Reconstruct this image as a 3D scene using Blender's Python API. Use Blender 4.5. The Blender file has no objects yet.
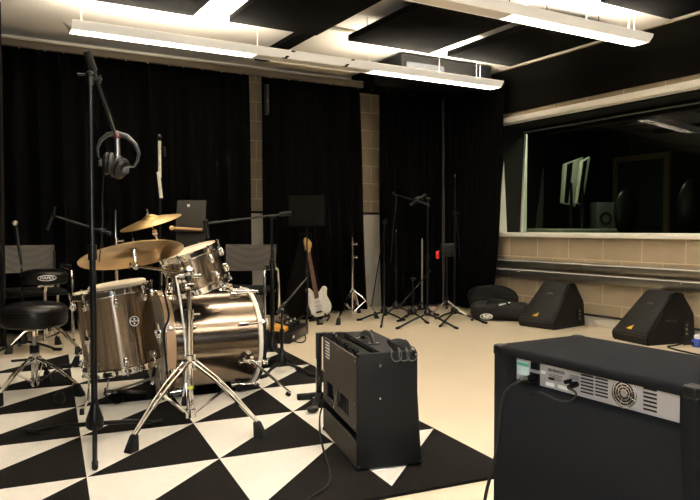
import bpy, bmesh, math, random
from mathutils import Vector, Matrix
random.seed(7)
V = Vector
PI = math.pi
sc = bpy.context.scene
COL = sc.collection

# ------------------------------------------------------------------ camera
FPX = 676.816; YAW = 0.5246963; PIT = -0.031919; ROL = -0.001495; CH = 1.003
XR = 5.658; YB = 7.402
c_, s_ = math.cos(YAW), math.sin(YAW)
_f = V((s_, c_, 0)); _r = V((c_, -s_, 0)); _u = V((0, 0, 1))
FW = _f*math.cos(PIT) + _u*math.sin(PIT); UU = -_f*math.sin(PIT) + _u*math.cos(PIT)
RT = _r*math.cos(ROL) + UU*math.sin(ROL); UP = -_r*math.sin(ROL) + UU*math.cos(ROL)
EYE = V((0, 0, CH))
cam = bpy.data.cameras.new('camera'); co = bpy.data.objects.new('camera', cam); COL.objects.link(co)
cam.sensor_width = 36; cam.lens = FPX/700*36; cam.clip_start = .05; cam.clip_end = 60
m = Matrix((RT, UP, -FW)).transposed().to_4x4(); m.translation = EYE
co.matrix_world = m
sc.camera = co

# survey helpers: where a sight line of the site survey meets a plane of the room
def ray(x, y): return FW + RT*((x-350)/FPX) - UP*((y-250)/FPX)
def fl(x, y, z=0): d = ray(x, y); return EYE + d*((z-CH)/d.z)
def oX(x, y, X): d = ray(x, y); return EYE + d*(X/d.x)
def oY(x, y, Y): d = ray(x, y); return EYE + d*(Y/d.y)
def at(x, y, D): return EYE + ray(x, y)*D
def zat(X, Y, py):
    P = V((X, Y, 0)) - EYE; k = (250-py)/FPX
    # (P+z)·UP = k (P+z)·FW
    return (k*P.dot(FW) - P.dot(UP))/(UP.z - k*FW.z)
def colx(px, D):                       # ground point below a pole seen at column px, D metres away
    p = at(px, 229, D); return V((p.x, p.y, 0))

# ------------------------------------------------------------------ materials
def new_mat(name):
    m = bpy.data.materials.new(name); m.use_nodes = True
    nt = m.node_tree; b = nt.nodes['Principled BSDF']; return m, nt, b
def mat(name, col, rough=.5, metal=0., var=.0, vscale=20, bump=0., bscale=60, spec=None, coat=0., sheen=0., aniso=0.):
    m, nt, b = new_mat(name)
    if max(col) < .022 and metal == 0:
        col = tuple(c*.42 for c in col); spec = .22 if spec is None else spec
    b.inputs['Roughness'].default_value = rough; b.inputs['Metallic'].default_value = metal
    if spec is not None: b.inputs['Specular IOR Level'].default_value = spec
    if coat: b.inputs['Coat Weight'].default_value = coat
    if sheen: b.inputs['Sheen Weight'].default_value = sheen
    if aniso: b.inputs['Anisotropic'].default_value = aniso
    tc = nt.nodes.new('ShaderNodeTexCoord')
    n = nt.nodes.new('ShaderNodeTexNoise'); n.inputs['Scale'].default_value = vscale; n.inputs['Detail'].default_value = 4
    nt.links.new(tc.outputs['Object'], n.inputs['Vector'])
    mx = nt.nodes.new('ShaderNodeMix'); mx.data_type = 'RGBA'
    v = max(var, .03)
    mx.inputs[6].default_value = [max(0, c*(1-v)) for c in col] + [1]
    mx.inputs[7].default_value = [min(1, c*(1+v)) for c in col] + [1]
    nt.links.new(n.outputs['Fac'], mx.inputs[0]); nt.links.new(mx.outputs[2], b.inputs['Base Color'])
    if bump:
        n2 = nt.nodes.new('ShaderNodeTexNoise'); n2.inputs['Scale'].default_value = bscale; n2.inputs['Detail'].default_value = 3
        nt.links.new(tc.outputs['Object'], n2.inputs['Vector'])
        bp = nt.nodes.new('ShaderNodeBump'); bp.inputs['Strength'].default_value = bump; bp.inputs['Distance'].default_value = .01
        nt.links.new(n2.outputs['Fac'], bp.inputs['Height']); nt.links.new(bp.outputs['Normal'], b.inputs['Normal'])
    return m
def emis(name, col, st):
    m, nt, b = new_mat(name); b.inputs['Base Color'].default_value = (.8, .8, .8, 1)
    b.inputs['Emission Color'].default_value = (*col, 1); b.inputs['Emission Strength'].default_value = st
    return m
def block_mat(name, axis, off, c1, c2, mort):
    m, nt, b = new_mat(name); b.inputs['Roughness'].default_value = .85
    g = nt.nodes.new('ShaderNodeNewGeometry'); sp = nt.nodes.new('ShaderNodeSeparateXYZ'); nt.links.new(g.outputs['Position'], sp.inputs[0])
    ad = nt.nodes.new('ShaderNodeMath'); ad.operation = 'ADD'; ad.inputs[1].default_value = off
    nt.links.new(sp.outputs[axis], ad.inputs[0])
    cb = nt.nodes.new('ShaderNodeCombineXYZ'); nt.links.new(ad.outputs[0], cb.inputs[0]); nt.links.new(sp.outputs['Z'], cb.inputs[1])
    br = nt.nodes.new('ShaderNodeTexBrick'); br.inputs['Scale'].default_value = 1; br.inputs['Brick Width'].default_value = .45; br.inputs['Row Height'].default_value = .225
    br.inputs['Mortar Size'].default_value = .0065; br.inputs['Mortar Smooth'].default_value = .2; br.offset = .5
    br.inputs['Color1'].default_value = (*c1, 1); br.inputs['Color2'].default_value = (*c2, 1); br.inputs['Mortar'].default_value = (*mort, 1)
    nt.links.new(cb.outputs[0], br.inputs['Vector'])
    n = nt.nodes.new('ShaderNodeTexNoise'); n.inputs['Scale'].default_value = 7; n.inputs['Detail'].default_value = 6; nt.links.new(g.outputs['Position'], n.inputs['Vector'])
    rp = nt.nodes.new('ShaderNodeMapRange'); rp.inputs[3].default_value = .8; rp.inputs[4].default_value = 1.2; nt.links.new(n.outputs['Fac'], rp.inputs[0])
    mu = nt.nodes.new('ShaderNodeMix'); mu.data_type = 'RGBA'; mu.blend_type = 'MULTIPLY'; mu.inputs[0].default_value = 1
    nt.links.new(br.outputs['Color'], mu.inputs[6]); nt.links.new(rp.outputs[0], mu.inputs[7]); nt.links.new(mu.outputs[2], b.inputs['Base Color'])
    bp = nt.nodes.new('ShaderNodeBump'); bp.inputs['Strength'].default_value = .5; bp.inputs['Distance'].default_value = .01; bp.invert = True
    nt.links.new(br.outputs['Fac'], bp.inputs['Height']); nt.links.new(bp.outputs['Normal'], b.inputs['Normal'])
    return m
MORT = (.50, .395, .245)
M_blockR = block_mat('painted_block_right', 'Y', -(6.0007 % .45), (.27, .213, .14), (.31, .247, .163), MORT)
M_blockB = block_mat('painted_block_back', 'X', -(4.60 % .45), (.27, .213, .14), (.31, .247, .163), MORT)
M_floor = mat('cream_vinyl_floor', (.66, .56, .41), .32, var=.05, vscale=2.5, bump=.02, bscale=5)
M_ceil = mat('white_ceiling_paint', (.87, .83, .75), .9)
M_plain = mat('dark_grey_wall_cloth', (.03, .027, .024), .95)
M_curt = mat('black_curtain_cloth', (.0022, .0021, .002), .95, var=.3, spec=.05)
M_fascia = mat('black_fabric_fascia', (.0055, .0047, .0036), .95, var=.2, spec=.05)
M_panel = mat('black_acoustic_foam_board', (.0045, .004, .0032), .95, var=.2, spec=.05)
M_white = mat('white_painted_metal', (.86, .83, .77), .4)
M_whiteb = mat('white_board', (.60, .56, .48), .5)
M_lamp = emis('fluorescent_lamp', (1, .885, .72), 42)
M_lampup = emis('fluorescent_uplight', (1, .885, .72), 82)
M_lampc = emis('fluorescent_lamp_cool', (1, .93, .84), 75)
M_lampcu = emis('fluorescent_uplight_cool', (1, .93, .84), 130)
M_sideglow = emis('glowing_lamp_side', (1, .93, .80), .35)  # weak glow, also put on the unlit housing lengths to brighten them
M_sideglow.node_tree.nodes['Principled BSDF'].inputs['Base Color'].default_value = (.85, .83, .78, 1)
M_chrome = mat('polished_chrome', (.82, .80, .77), .09, 1)
M_satin = mat('satin_steel', (.45, .44, .42), .33, 1)
M_galv = mat('galvanised_trunking', (.34, .33, .29), .28, .9, var=.2, vscale=6)
M_blackm = mat('black_powder_coated_steel', (.008, .008, .009), .3, var=.2)
M_blackp = mat('black_plastic', (.0065, .0065, .007), .42, var=.2)
M_rubber = mat('black_rubber', (.016, .016, .016), .7)
M_vinyl = mat('black_vinyl_cushion', (.012, .011, .011), .28, bump=.15, bscale=12)
M_tolex = mat('black_textured_vinyl_cloth', (.019, .0200, .0218), .5, var=.4, vscale=260, bump=.12, bscale=420, spec=.09)
M_tolextop = M_tolex
M_carpet = mat('charcoal_cabinet_carpet', (.0175, .0185, .0215), .98, var=.7, vscale=240, bump=.25, bscale=420, spec=.05)
M_board = mat('dark_brown_back_board', (.028, .022, .016), .6, var=.15)
M_shell = mat('smoked_metal_drum_shell', (.27, .21, .155), .17, 1., var=.06, vscale=4)
def brushed(name, ax):
    m = mat(name, (.27, .215, .165), .22, 1., var=.05, vscale=4); nt = m.node_tree; b = nt.nodes['Principled BSDF']
    tg = nt.nodes.new('ShaderNodeTangent'); tg.direction_type = 'RADIAL'; tg.axis = ax
    nt.links.new(tg.outputs[0], b.inputs['Tangent']); b.inputs['Anisotropic'].default_value = .9; b.inputs['Anisotropic Rotation'].default_value = .25
    return m
M_shell = brushed('brushed_smoked_metal', 'Z'); M_shellx = brushed('brushed_smoked_metal_side', 'X')
M_head = mat('coated_drum_head', (.70, .61, .47), .45)
M_bronze = mat('cymbal_bronze', (.56, .37, .145), .3, 1, var=.15, vscale=12)
M_bronze2 = mat('dark_cymbal_bronze', (.42, .28, .12), .33, 1, var=.25, vscale=9)
M_wood = mat('maple_wood', (.55, .33, .13), .4, var=.2, vscale=8)
M_hoopw = mat('wood_drum_hoop', (.40, .27, .16), .22, var=.2, vscale=8)
M_rosew = mat('rosewood_fingerboard', (.10, .042, .02), .5)
M_cream = mat('cream_white_lacquer', (.80, .76, .66), .25)
M_yellow = mat('yellow_badge', (.75, .42, .02), .4)
M_orange = mat('amber_pedal_case', (.70, .33, .04), .4)
M_red = mat('red_plastic', (.65, .01, .01), .4)
M_blue = mat('blue_plastic_connector', (.03, .06, .3), .35)
M_silverp = mat('silver_painted_panel', (.46, .45, .45), .42, .35)
M_label = mat('white_label', (.85, .85, .82), .5)
M_pale = mat('pale_blue_sticker_and_vent_light', (.62, .78, .76), .5)
M_teal = mat('green_sticker_bar', (.10, .45, .33), .5)
M_ink = mat('black_ink', (.02, .02, .02), .6)
M_spk = mat('speaker_frame_blue_grey', (.16, .20, .28), .35, .6)
M_mesh = mat('brown_grey_mesh_plastic', (.055, .044, .034), .6)
M_grey = mat('grey_padded_ear_cushion', (.022, .022, .024), .4)
M_greystand = mat('grey_tube', (.28, .26, .23), .35, .6)
M_musicb = mat('grey_music_desk', (.0222, .0195, .016), .8, spec=.2)
M_brownwood = mat('brown_door_frame', (.16, .10, .045), .6)
M_dark = mat('dark_control_room_wall', (.014, .015, .012), .9)
M_desk = mat('pale_desk_laminate', (.42, .42, .34), .5)
M_yell = mat('lime_tape', (.55, .62, .02), .5)
def glass_mat():
    m, nt, b = new_mat('window_glass'); nt.nodes.remove(b)
    o = nt.nodes['Material Output']
    t = nt.nodes.new('ShaderNodeBsdfTransparent'); t.inputs[0].default_value = (.80, .86, .78, 1)
    g = nt.nodes.new('ShaderNodeBsdfGlossy'); g.inputs['Roughness'].default_value = .0
    f = nt.nodes.new('ShaderNodeFresnel'); f.inputs[0].default_value = 1.5
    x = nt.nodes.new('ShaderNodeMixShader')
    ge = nt.nodes.new('ShaderNodeNewGeometry'); iv = nt.nodes.new('ShaderNodeMath'); iv.operation = 'SUBTRACT'; iv.inputs[0].default_value = 1; nt.links.new(ge.outputs['Backfacing'], iv.inputs[1])
    mu = nt.nodes.new('ShaderNodeMath'); mu.operation = 'MULTIPLY'; nt.links.new(f.outputs[0], mu.inputs[0]); nt.links.new(iv.outputs[0], mu.inputs[1])   # one reflection, off the outer face of the pane
    nt.links.new(mu.outputs[0], x.inputs[0]); nt.links.new(t.outputs[0], x.inputs[1]); nt.links.new(g.outputs[0], x.inputs[2]); nt.links.new(x.outputs[0], o.inputs[0])
    return m
M_glass = glass_mat()
def mesh_screen():                      # perforated chair back
    m, nt, b = new_mat('perforated_chair_mesh'); b.inputs['Roughness'].default_value = .6
    tc = nt.nodes.new('ShaderNodeTexCoord'); ck = nt.nodes.new('ShaderNodeTexVoronoi'); ck.inputs['Scale'].default_value = 75; ck.inputs['Randomness'].default_value = 0
    nt.links.new(tc.outputs['Object'], ck.inputs['Vector'])
    r = nt.nodes.new('ShaderNodeValToRGB'); r.color_ramp.elements[0].position = .3; r.color_ramp.elements[1].position = .42
    r.color_ramp.elements[0].color = (.002, .002, .002, 1); r.color_ramp.elements[1].color = (.04, .032, .024, 1)
    nt.links.new(ck.outputs['Distance'], r.inputs[0]); nt.links.new(r.outputs[0], b.inputs['Base Color']); return m
M_screen = mesh_screen()
M_satin_d = mat('dark_satin_tube', (.055, .056, .06), .3, 1)
def rug_mat(name, c, v):
    return mat(name, c, .97, var=v, vscale=25, bump=.8, bscale=220, spec=.1)
M_rugb = rug_mat('black_rug_pile', (.0135, .0112, .0092), .35)
M_rugw = rug_mat('ivory_rug_pile', (.80, .75, .66), .06)

# ------------------------------------------------------------------ mesh builder
def frame_of(axis):
    a = V(axis).normalized(); t = V((0, 0, 1)) if abs(a.z) < .9 else V((1, 0, 0))
    x = t.cross(a).normalized(); y = a.cross(x); return x, y, a
class MB:
    def __init__(s): s.bm = bmesh.new()
    def poly(s, vs, fs):
        b = [s.bm.verts.new(v) for v in vs]
        out = []
        for f in fs:
            try: out.append(s.bm.faces.new([b[i] for i in f]))
            except ValueError: pass
        return b, out
    def box(s, c, size, rot=None, bev=0, seg=2):
        hx, hy, hz = size[0]/2, size[1]/2, size[2]/2; c = V(c)
        vs = [V((x, y, z)) for x in (-hx, hx) for y in (-hy, hy) for z in (-hz, hz)]
        if rot is not None: vs = [rot @ v for v in vs]
        b, f = s.poly([v+c for v in vs], [(0, 1, 3, 2), (4, 6, 7, 5), (0, 4, 5, 1), (2, 3, 7, 6), (0, 2, 6, 4), (1, 5, 7, 3)])
        if bev:
            es = {e for x in f for e in x.edges}
            bmesh.ops.bevel(s.bm, geom=list(es), offset=bev, segments=seg, affect='EDGES', profile=.5)
        return s
    def prism(s, pts, vec, bev=0):
        pts = [V(p) for p in pts]; vec = V(vec); n = len(pts)
        b, f = s.poly(pts+[p+vec for p in pts], [tuple(range(n-1, -1, -1)), tuple(range(n, 2*n))] + [(i, (i+1) % n, n+(i+1) % n, n+i) for i in range(n)])
        if bev:
            es = {e for x in f for e in x.edges}
            bmesh.ops.bevel(s.bm, geom=list(es), offset=bev, segments=2, affect='EDGES', profile=.5)
        return s
    def lathe(s, prof, org=(0, 0, 0), axis=(0, 0, 1), seg=32, closed=False, a0=0, a1=2*PI):
        x, y, a = frame_of(axis); org = V(org); rings = []
        for r, h in prof:
            if r < 1e-6: rings.append([s.bm.verts.new(org+a*h)])
            else: rings.append([s.bm.verts.new(org+a*h+x*(r*math.cos(2*PI*k/seg))+y*(r*math.sin(2*PI*k/seg))) for k in range(seg)])
        pr = list(zip(rings, rings[1:]))
        if closed: pr.append((rings[-1], rings[0]))
        for A, B in pr:
            for k in range(seg):
                k2 = (k+1) % seg
                if len(A) == 1 and len(B) == 1: continue
                q = [A[0], B[k], B[k2]] if len(A) == 1 else [A[k], B[0], A[k2]] if len(B) == 1 else [A[k], B[k], B[k2], A[k2]]
                try: s.bm.faces.new(q)
                except ValueError: pass
        return s
    def cyl(s, p0, p1, r0, r1=None, seg=14):
        p0, p1 = V(p0), V(p1); r1 = r0 if r1 is None else r1; L = (p1-p0).length
        if L < 1e-6: return s
        return s.lathe([(0, 0), (r0, 0), (r1, L), (0, L)], p0, p1-p0, seg)
    def ell(s, c, r, rot=None, u=20, v=12):
        c = V(c); r = (r, r, r) if isinstance(r, (int, float)) else r
        vs = [V((0, 0, 1))]
        for j in range(1, v):
            t = PI*j/v
            for i in range(u): vs.append(V((math.sin(t)*math.cos(2*PI*i/u), math.sin(t)*math.sin(2*PI*i/u), math.cos(t))))
        vs.append(V((0, 0, -1)))
        vs = [V((p.x*r[0], p.y*r[1], p.z*r[2])) for p in vs]
        if rot is not None: vs = [rot @ p for p in vs]
        fs = [(0, 1+i, 1+(i+1) % u) for i in range(u)]
        for j in range(v-2):
            for i in range(u):
                a = 1+j*u+i; b = 1+j*u+(i+1) % u; fs.append((a, a+u, b+u, b))
        L = len(vs)-1
        fs += [(L, 1+(v-2)*u+(i+1) % u, 1+(v-2)*u+i) for i in range(u)]
        s.poly([p+c for p in vs], fs); return s
    def tube(s, pts, r, seg=8, closed=False, smooth=0):
        pts = [V(p) for p in pts]
        for _ in range(smooth):
            q = [] if closed else [pts[0]]
            n = len(pts)
            for i in range(n if closed else n-1):
                a, b = pts[i], pts[(i+1) % n]; q += [a*.75+b*.25, a*.25+b*.75]
            if not closed: q.append(pts[-1])
            pts = q
        n = len(pts); rings = []; up = None
        for i, p in enumerate(pts):
            if closed: t = pts[(i+1) % n]-pts[i-1]
            else: t = pts[min(i+1, n-1)]-pts[max(i-1, 0)]
            if t.length < 1e-9: t = V((0, 0, 1))
            t.normalize()
            if up is None: x, y, _ = frame_of(t)
            else:
                x = (up - t*up.dot(t))
                x = x.normalized() if x.length > 1e-6 else frame_of(t)[0]
                y = t.cross(x)
            up = x; rr = r[i] if isinstance(r, (list, tuple)) else r
            rings.append([s.bm.verts.new(p+x*(rr*math.cos(2*PI*k/seg))+y*(rr*math.sin(2*PI*k/seg))) for k in range(seg)])
        pr = list(zip(rings, rings[1:]))
        if closed: pr.append((rings[-1], rings[0]))
        for A, B in pr:
            for k in range(seg):
                try: s.bm.faces.new([A[k], A[(k+1) % seg], B[(k+1) % seg], B[k]])
                except ValueError: pass
        if not closed:
            s.bm.faces.new(rings[0][::-1]); s.bm.faces.new(rings[-1])
        return s
    def bar(s, p0, p1, w, t, up=(0, 0, 1), bev=0):     # flat bar between two points
        p0, p1 = V(p0), V(p1); d = p1-p0; L = d.length; d.normalize(); u = V(up); x = u.cross(d)
        x = x.normalized() if x.length > 1e-5 else V((1, 0, 0)); z = d.cross(x)
        return s.box((p0+p1)/2, (L, w, t), Matrix((d, x, z)).transposed(), bev)
    def text(s, txt, size, org, xd, yd, ext=.0008):
        cu = bpy.data.curves.new('t', 'FONT'); cu.body = txt; cu.size = size; cu.extrude = ext; cu.align_x = 'CENTER'; cu.align_y = 'CENTER'
        o = bpy.data.objects.new('t', cu); COL.objects.link(o)
        dg = bpy.context.evaluated_depsgraph_get(); me = bpy.data.meshes.new_from_object(o.evaluated_get(dg))
        xd, yd = V(xd).normalized(), V(yd).normalized(); M = Matrix((xd, yd, xd.cross(yd))).transposed().to_4x4(); M.translation = V(org)
        me.transform(M); s.bm.from_mesh(me)
        bpy.data.objects.remove(o); bpy.data.curves.remove(cu); bpy.data.meshes.remove(me); return s
    def xf(s, M):
        for v in s.bm.verts: v.co = M @ v.co
        return s
    def build(s, name, m, parent=None, local=False, sharp=35):
        bm = s.bm
        bmesh.ops.recalc_face_normals(bm, faces=bm.faces[:])
        me = bpy.data.meshes.new(name)
        for f in bm.faces: f.smooth = True
        for e in bm.edges:
            if len(e.link_faces) == 2 and e.calc_face_angle(0) > math.radians(sharp): e.smooth = False
        o = bpy.data.objects.new(name, me)
        if parent is not None:
            if not local:
                M = Matrix.Identity(4); q = parent
                while q is not None: M = q.matrix_basis @ M; q = q.parent
                bmesh.ops.transform(bm, matrix=M.inverted(), verts=bm.verts[:])
            o.parent = parent
        elif not local:
            xs = [v.co for v in bm.verts]; lo = V([min(p[i] for p in xs) for i in range(3)]); hi = V([max(p[i] for p in xs) for i in range(3)])
            c = V(((lo.x+hi.x)/2, (lo.y+hi.y)/2, lo.z)); bmesh.ops.translate(bm, vec=-c, verts=bm.verts[:]); o.location = c
        bm.to_mesh(me); bm.free()
        for mm in (m if isinstance(m, (list, tuple)) else [m]): me.materials.append(mm)
        COL.objects.link(o); return o
def tag(o, label, cat, group=None, kind=None):
    o['label'] = label; o['category'] = cat
    if group: o['group'] = group
    if kind: o['kind'] = kind
    return o
def thing(name, label, cat, loc=(0, 0, 0), rotz=0, group=None):
    o = bpy.data.objects.new(name, None); o.empty_display_size = .1; COL.objects.link(o)
    o.location = V(loc); o.rotation_euler = (0, 0, rotz); return tag(o, label, cat, group)
def struct(name, mb, m, parent=None):
    o = mb.build(name, m, parent)
    if parent is None: o['kind'] = 'structure'
    return o
def copy_tree(o, parent=None):
    c = o.copy(); COL.objects.link(c); c.parent = parent
    for ch in [x for x in bpy.data.objects if x.parent == o]: copy_tree(ch, c)
    return c
def cloth(top, bot, z0, z1, amp=.05, waves=14, th=.012, phase=0, jit=.3, seed=1, nz=16, pw=.8):
    """hanging pleated cloth: polylines top / bot in plan, z0 bottom, z1 top"""
    rnd = random.Random(seed); mb = MB(); n = waves*10
    def along(pl, t):
        L = [(pl[i+1]-pl[i]).length for i in range(len(pl)-1)]; T = sum(L)*t
        for i, l in enumerate(L):
            if T <= l or i == len(L)-1:
                d = (pl[i+1]-pl[i]).normalized(); return pl[i]+d*T, V((-d.y, d.x, 0))
            T -= l
    top = [V((*p, 0)) for p in top]; bot = [V((*p, 0)) for p in bot]
    ph = [rnd.uniform(-jit, jit) for _ in range(waves+2)]; am = [rnd.uniform(.6, 1.25) for _ in range(waves+2)]
    F = []; B = []
    for j in range(nz+1):
        h = j/nz; z = z0+(z1-z0)*h; rf = []; rb = []
        for i in range(n+1):
            t = i/n; a, na = along(top, t); b, nb = along(bot, t); p = b.lerp(a, h**pw); nn = (na*h+nb*(1-h)).normalized()
            k = t*waves; ki = int(min(k, waves-1e-6)); w = math.sin(2*PI*k+ph[ki]*(1-h)+phase)*am[ki]*amp*(.65+.5*(1-h)) + .012*math.sin(5*h+7*t)
            q = p+nn*w; rf.append(mb.bm.verts.new((q.x, q.y, z))); q = q+nn*th; rb.append(mb.bm.verts.new((q.x, q.y, z)))
        F.append(rf); B.append(rb)
    for j in range(nz):
        for i in range(n):
            mb.bm.faces.new((F[j][i], F[j][i+1], F[j+1][i+1], F[j+1][i])); mb.bm.faces.new((B[j][i], B[j+1][i], B[j+1][i+1], B[j][i+1]))
        for i in (0, n): mb.bm.faces.new((F[j][i], F[j+1][i], B[j+1][i], B[j][i]))
    for j in (0, nz):
        for i in range(n): mb.bm.faces.new((F[j][i], B[j][i], B[j][i+1], F[j][i+1]))
    return mb

# ================================================================== the room
CZ = 2.885; XL = -1.9; Y0 = -2.6; XC = 9.6
struct('floor', MB().box(((XL+XR)/2, (Y0+YB)/2, -.05), (XR-XL+.4, YB-Y0+.4, .1)), M_floor)
struct('ceiling', MB().box(((XL+XR)/2, (Y0+YB)/2, CZ+.05), (XR-XL+.4, YB-Y0+.4, .1)), M_ceil)
struct('wall_back', MB().box(((XL+XR)/2, YB+.1, CZ/2), (XR-XL+.4, .2, CZ)), M_blockB)
struct('wall_left', MB().box((XL-.1, (Y0+YB)/2, CZ/2), (.2, YB-Y0, CZ)), M_plain)
struct('wall_front', MB().box(((XL+XR)/2, Y0-.1, CZ/2), (XR-XL+.4, .2, CZ)), M_plain)
WT = .42                                        # thickness of the wall with the window
WZ0, WZ1 = .905, 2.232; WY1 = 6.16; WY0 = 1.2
wr = MB()
wr.box((XR+WT/2, (Y0+YB)/2, WZ0/2), (WT, YB-Y0, WZ0))
wr.box((XR+WT/2, (Y0+YB)/2, (WZ1+.08+CZ)/2), (WT, YB-Y0, CZ-WZ1-.08))
wr.box((XR+WT/2, (WY1+YB)/2, (WZ0+WZ1+.08)/2), (WT, YB-WY1, WZ1+.08-WZ0))
wr.box((XR+WT/2, (WY0+Y0)/2, (WZ0+WZ1+.08)/2), (WT, WY0-Y0, WZ1+.08-WZ0))
struct('wall_right', wr, M_blockR)
# black fabric fascia over the window, hanging proud of the block wall
struct('trim_1', MB().box((XR-.012, (Y0+6.95)/2, (2.36+CZ-.02)/2), (.024, 6.95-Y0, CZ-.02-2.36)), M_fascia)
struct('trim_2', MB().box((XR-.02, (Y0+YB)/2, .052), (.04, YB-Y0, .104), bev=.004), M_whiteb)      # skirting right
struct('trim_3', MB().box(((XL+XR-.1)/2, YB-.012, .59), (XR-XL-.1, .024, 1.18)), M_whiteb)           # white dado boards
struct('trim_4', MB().box(((XL+XR-.1)/2, YB-.02, 1.193), (XR-XL-.1, .04, .03)), M_blackp)
struct('trim_5', MB().box(((XL+XR-.03)/2, YB-.012, 2.862), (XR-XL-.03, .024, .04)), M_ceil)
# window: lining, glazing, white fillets
w = bpy.data.objects.new('window_1', None); COL.objects.link(w); w.location = (XR, (WY0+WY1)/2, WZ0); w['kind'] = 'structure'
ln = MB()
ln.box((XR+.22, WY1-.006, (WZ0+WZ1)/2), (.40, .012, WZ1-WZ0)); ln.box((XR+.22, WY0+.006, (WZ0+WZ1)/2), (.40, .012, WZ1-WZ0))
ln.box((XR+.24, (WY0+WY1)/2, WZ1-.006), (.36, WY1-WY0, .012))
ln.build('window_lining', M_dark, w)
sill = MB(); sill.box((XR+.18, (WY0+WY1)/2, WZ0+.022), (.47, WY1-WY0+.06, .05), bev=.006); sill.build('window_sill', M_white, w)
hd = MB(); hd.box((XR-.02, (WY0+6.75)/2, 2.262), (.13, 6.75-WY0, .064), bev=.004); hd.build('window_head_board', M_white, w)
def pane(name, xb, xt):
    th = .006; MB().prism([(xb, WY0+.013, WZ0+.048), (xb+th, WY0+.013, WZ0+.048), (xt+th, WY0+.013, WZ1-.013), (xt, WY0+.013, WZ1-.013)], (0, WY1-WY0-.026, 0)).build(name, M_glass, w)
pane('glass_pane', XR+.325, XR+.385)
yf = WY1-.013
wf = MB()
wf.prism([(XR+.39, yf, WZ0+.048), (XR+.31, yf, WZ0+.048), (XR+.375, yf, WZ1-.08), (XR+.395, yf, WZ1-.08)], (0, -.03, 0))
wf.prism([(XR+.09, yf, WZ0+.048), (XR-.03, yf, WZ0+.048), (XR-.01, yf, 1.35), (XR+.035, yf, 1.80)], (0, -.01, 0))
wf.build('jamb_fillet', M_white, w)
MB().box((XR+.355, (WY0+WY1)/2, WZ1-.06), (.03, WY1-WY0-.06, .012)).build('glazing_bead', mat('grey_glazing_bead', (.10, .10, .09), .5), w)
# control room shell beyond the glass
XC0 = XR+WT
cr = MB(); cr.box(((XC0+XC)/2, 4, -.05), (XC-XC0, 8, .1)); struct('floor_2', cr, M_dark)
cr = MB(); cr.box(((XC0+XC)/2, 4, 2.75), (XC-XC0, 8, .1)); struct('ceiling_2', cr, M_dark)
cr = MB(); cr.box((XC+.05, 4, 1.35), (.1, 8, 2.7)); struct('wall_control_back', cr, M_dark)
cr = MB(); cr.box(((XC0+XC)/2, 8.05, 1.35), (XC-XC0, .1, 2.7)); struct('wall_control_left', cr, M_dark)
cr = MB(); cr.box(((XC0+XC)/2, -.05, 1.35), (XC-XC0, .1, 2.7)); struct('wall_control_right', cr, M_dark)
p = oX(667, 180, XC-.03)
dr = bpy.data.objects.new('door_1', None); COL.objects.link(dr); dr.location = (XC-.03, p.y, 0); dr['kind'] = 'structure'
MB().box((XC-.025, p.y, 1.05), (.05, .09, 2.1)).box((XC-.025, p.y+.95, 1.05), (.05, .09, 2.1)).box((XC-.025, p.y+.475, 2.14), (.05, 1.04, .09)).build('door_frame', M_brownwood, dr)
MB().box((XC-.02, p.y+.475, 1.04), (.04, .86, 2.08)).build('door_leaf', mat('dark_green_door', (.018, .022, .018), .6), dr)
MB().cyl((XC-.06, p.y+.1, 1.03), (XC-.1, p.y+.1, 1.03), .012).cyl((XC-.09, p.y+.1, 1.03), (XC-.09, p.y+.2, 1.03), .01).build('door_handle', M_satin, dr)

# metal cable trunking on the right wall: a dark upper and lower lid with fixing screws
for i, (za, zb, m_, lab) in enumerate([(.565, .64, M_galv, 'upper grey metal cable trunking running along the block wall under the window'),
                                      (.445, .535, M_galv, 'lower grey metal cable trunking along the block wall behind the floor monitors')]):
    t = thing('cable_trunking', lab, 'trunking', (XR-.05, 4, za), group='cable trunking runs')
    MB().box((XR-.035, 2.9, (za+zb)/2), (.07, 7.2, zb-za), bev=.006).build('trunking_body', m_, t)
    MB().box((XR-.0725, 2.9, zb-.012), (.006, 7.2, .01)).build('lid_edge', M_white, t)
    sw = MB()
    for y in (5.9, 5.85, 4.85, 4.8, 3.85, 3.3): sw.ell((XR-.072, y-.1*i, (za+zb)/2+.012), .008, u=8, v=6)
    sw.build('fixing_screws', M_chrome, t)
MB().box((XR-.03, 3.2, .545), (.05, 6.6, .02))
tag(MB().tube([(XR-.05, 5.2, .11), (XR-.05, 4.7, .112), (XR-.05, 4.0, .112), (XR-.05, 2.5, .11)], .011, 8).build('cable', M_rubber), 'black cable lying along the top of the white skirting behind the monitors', 'cable')

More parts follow.
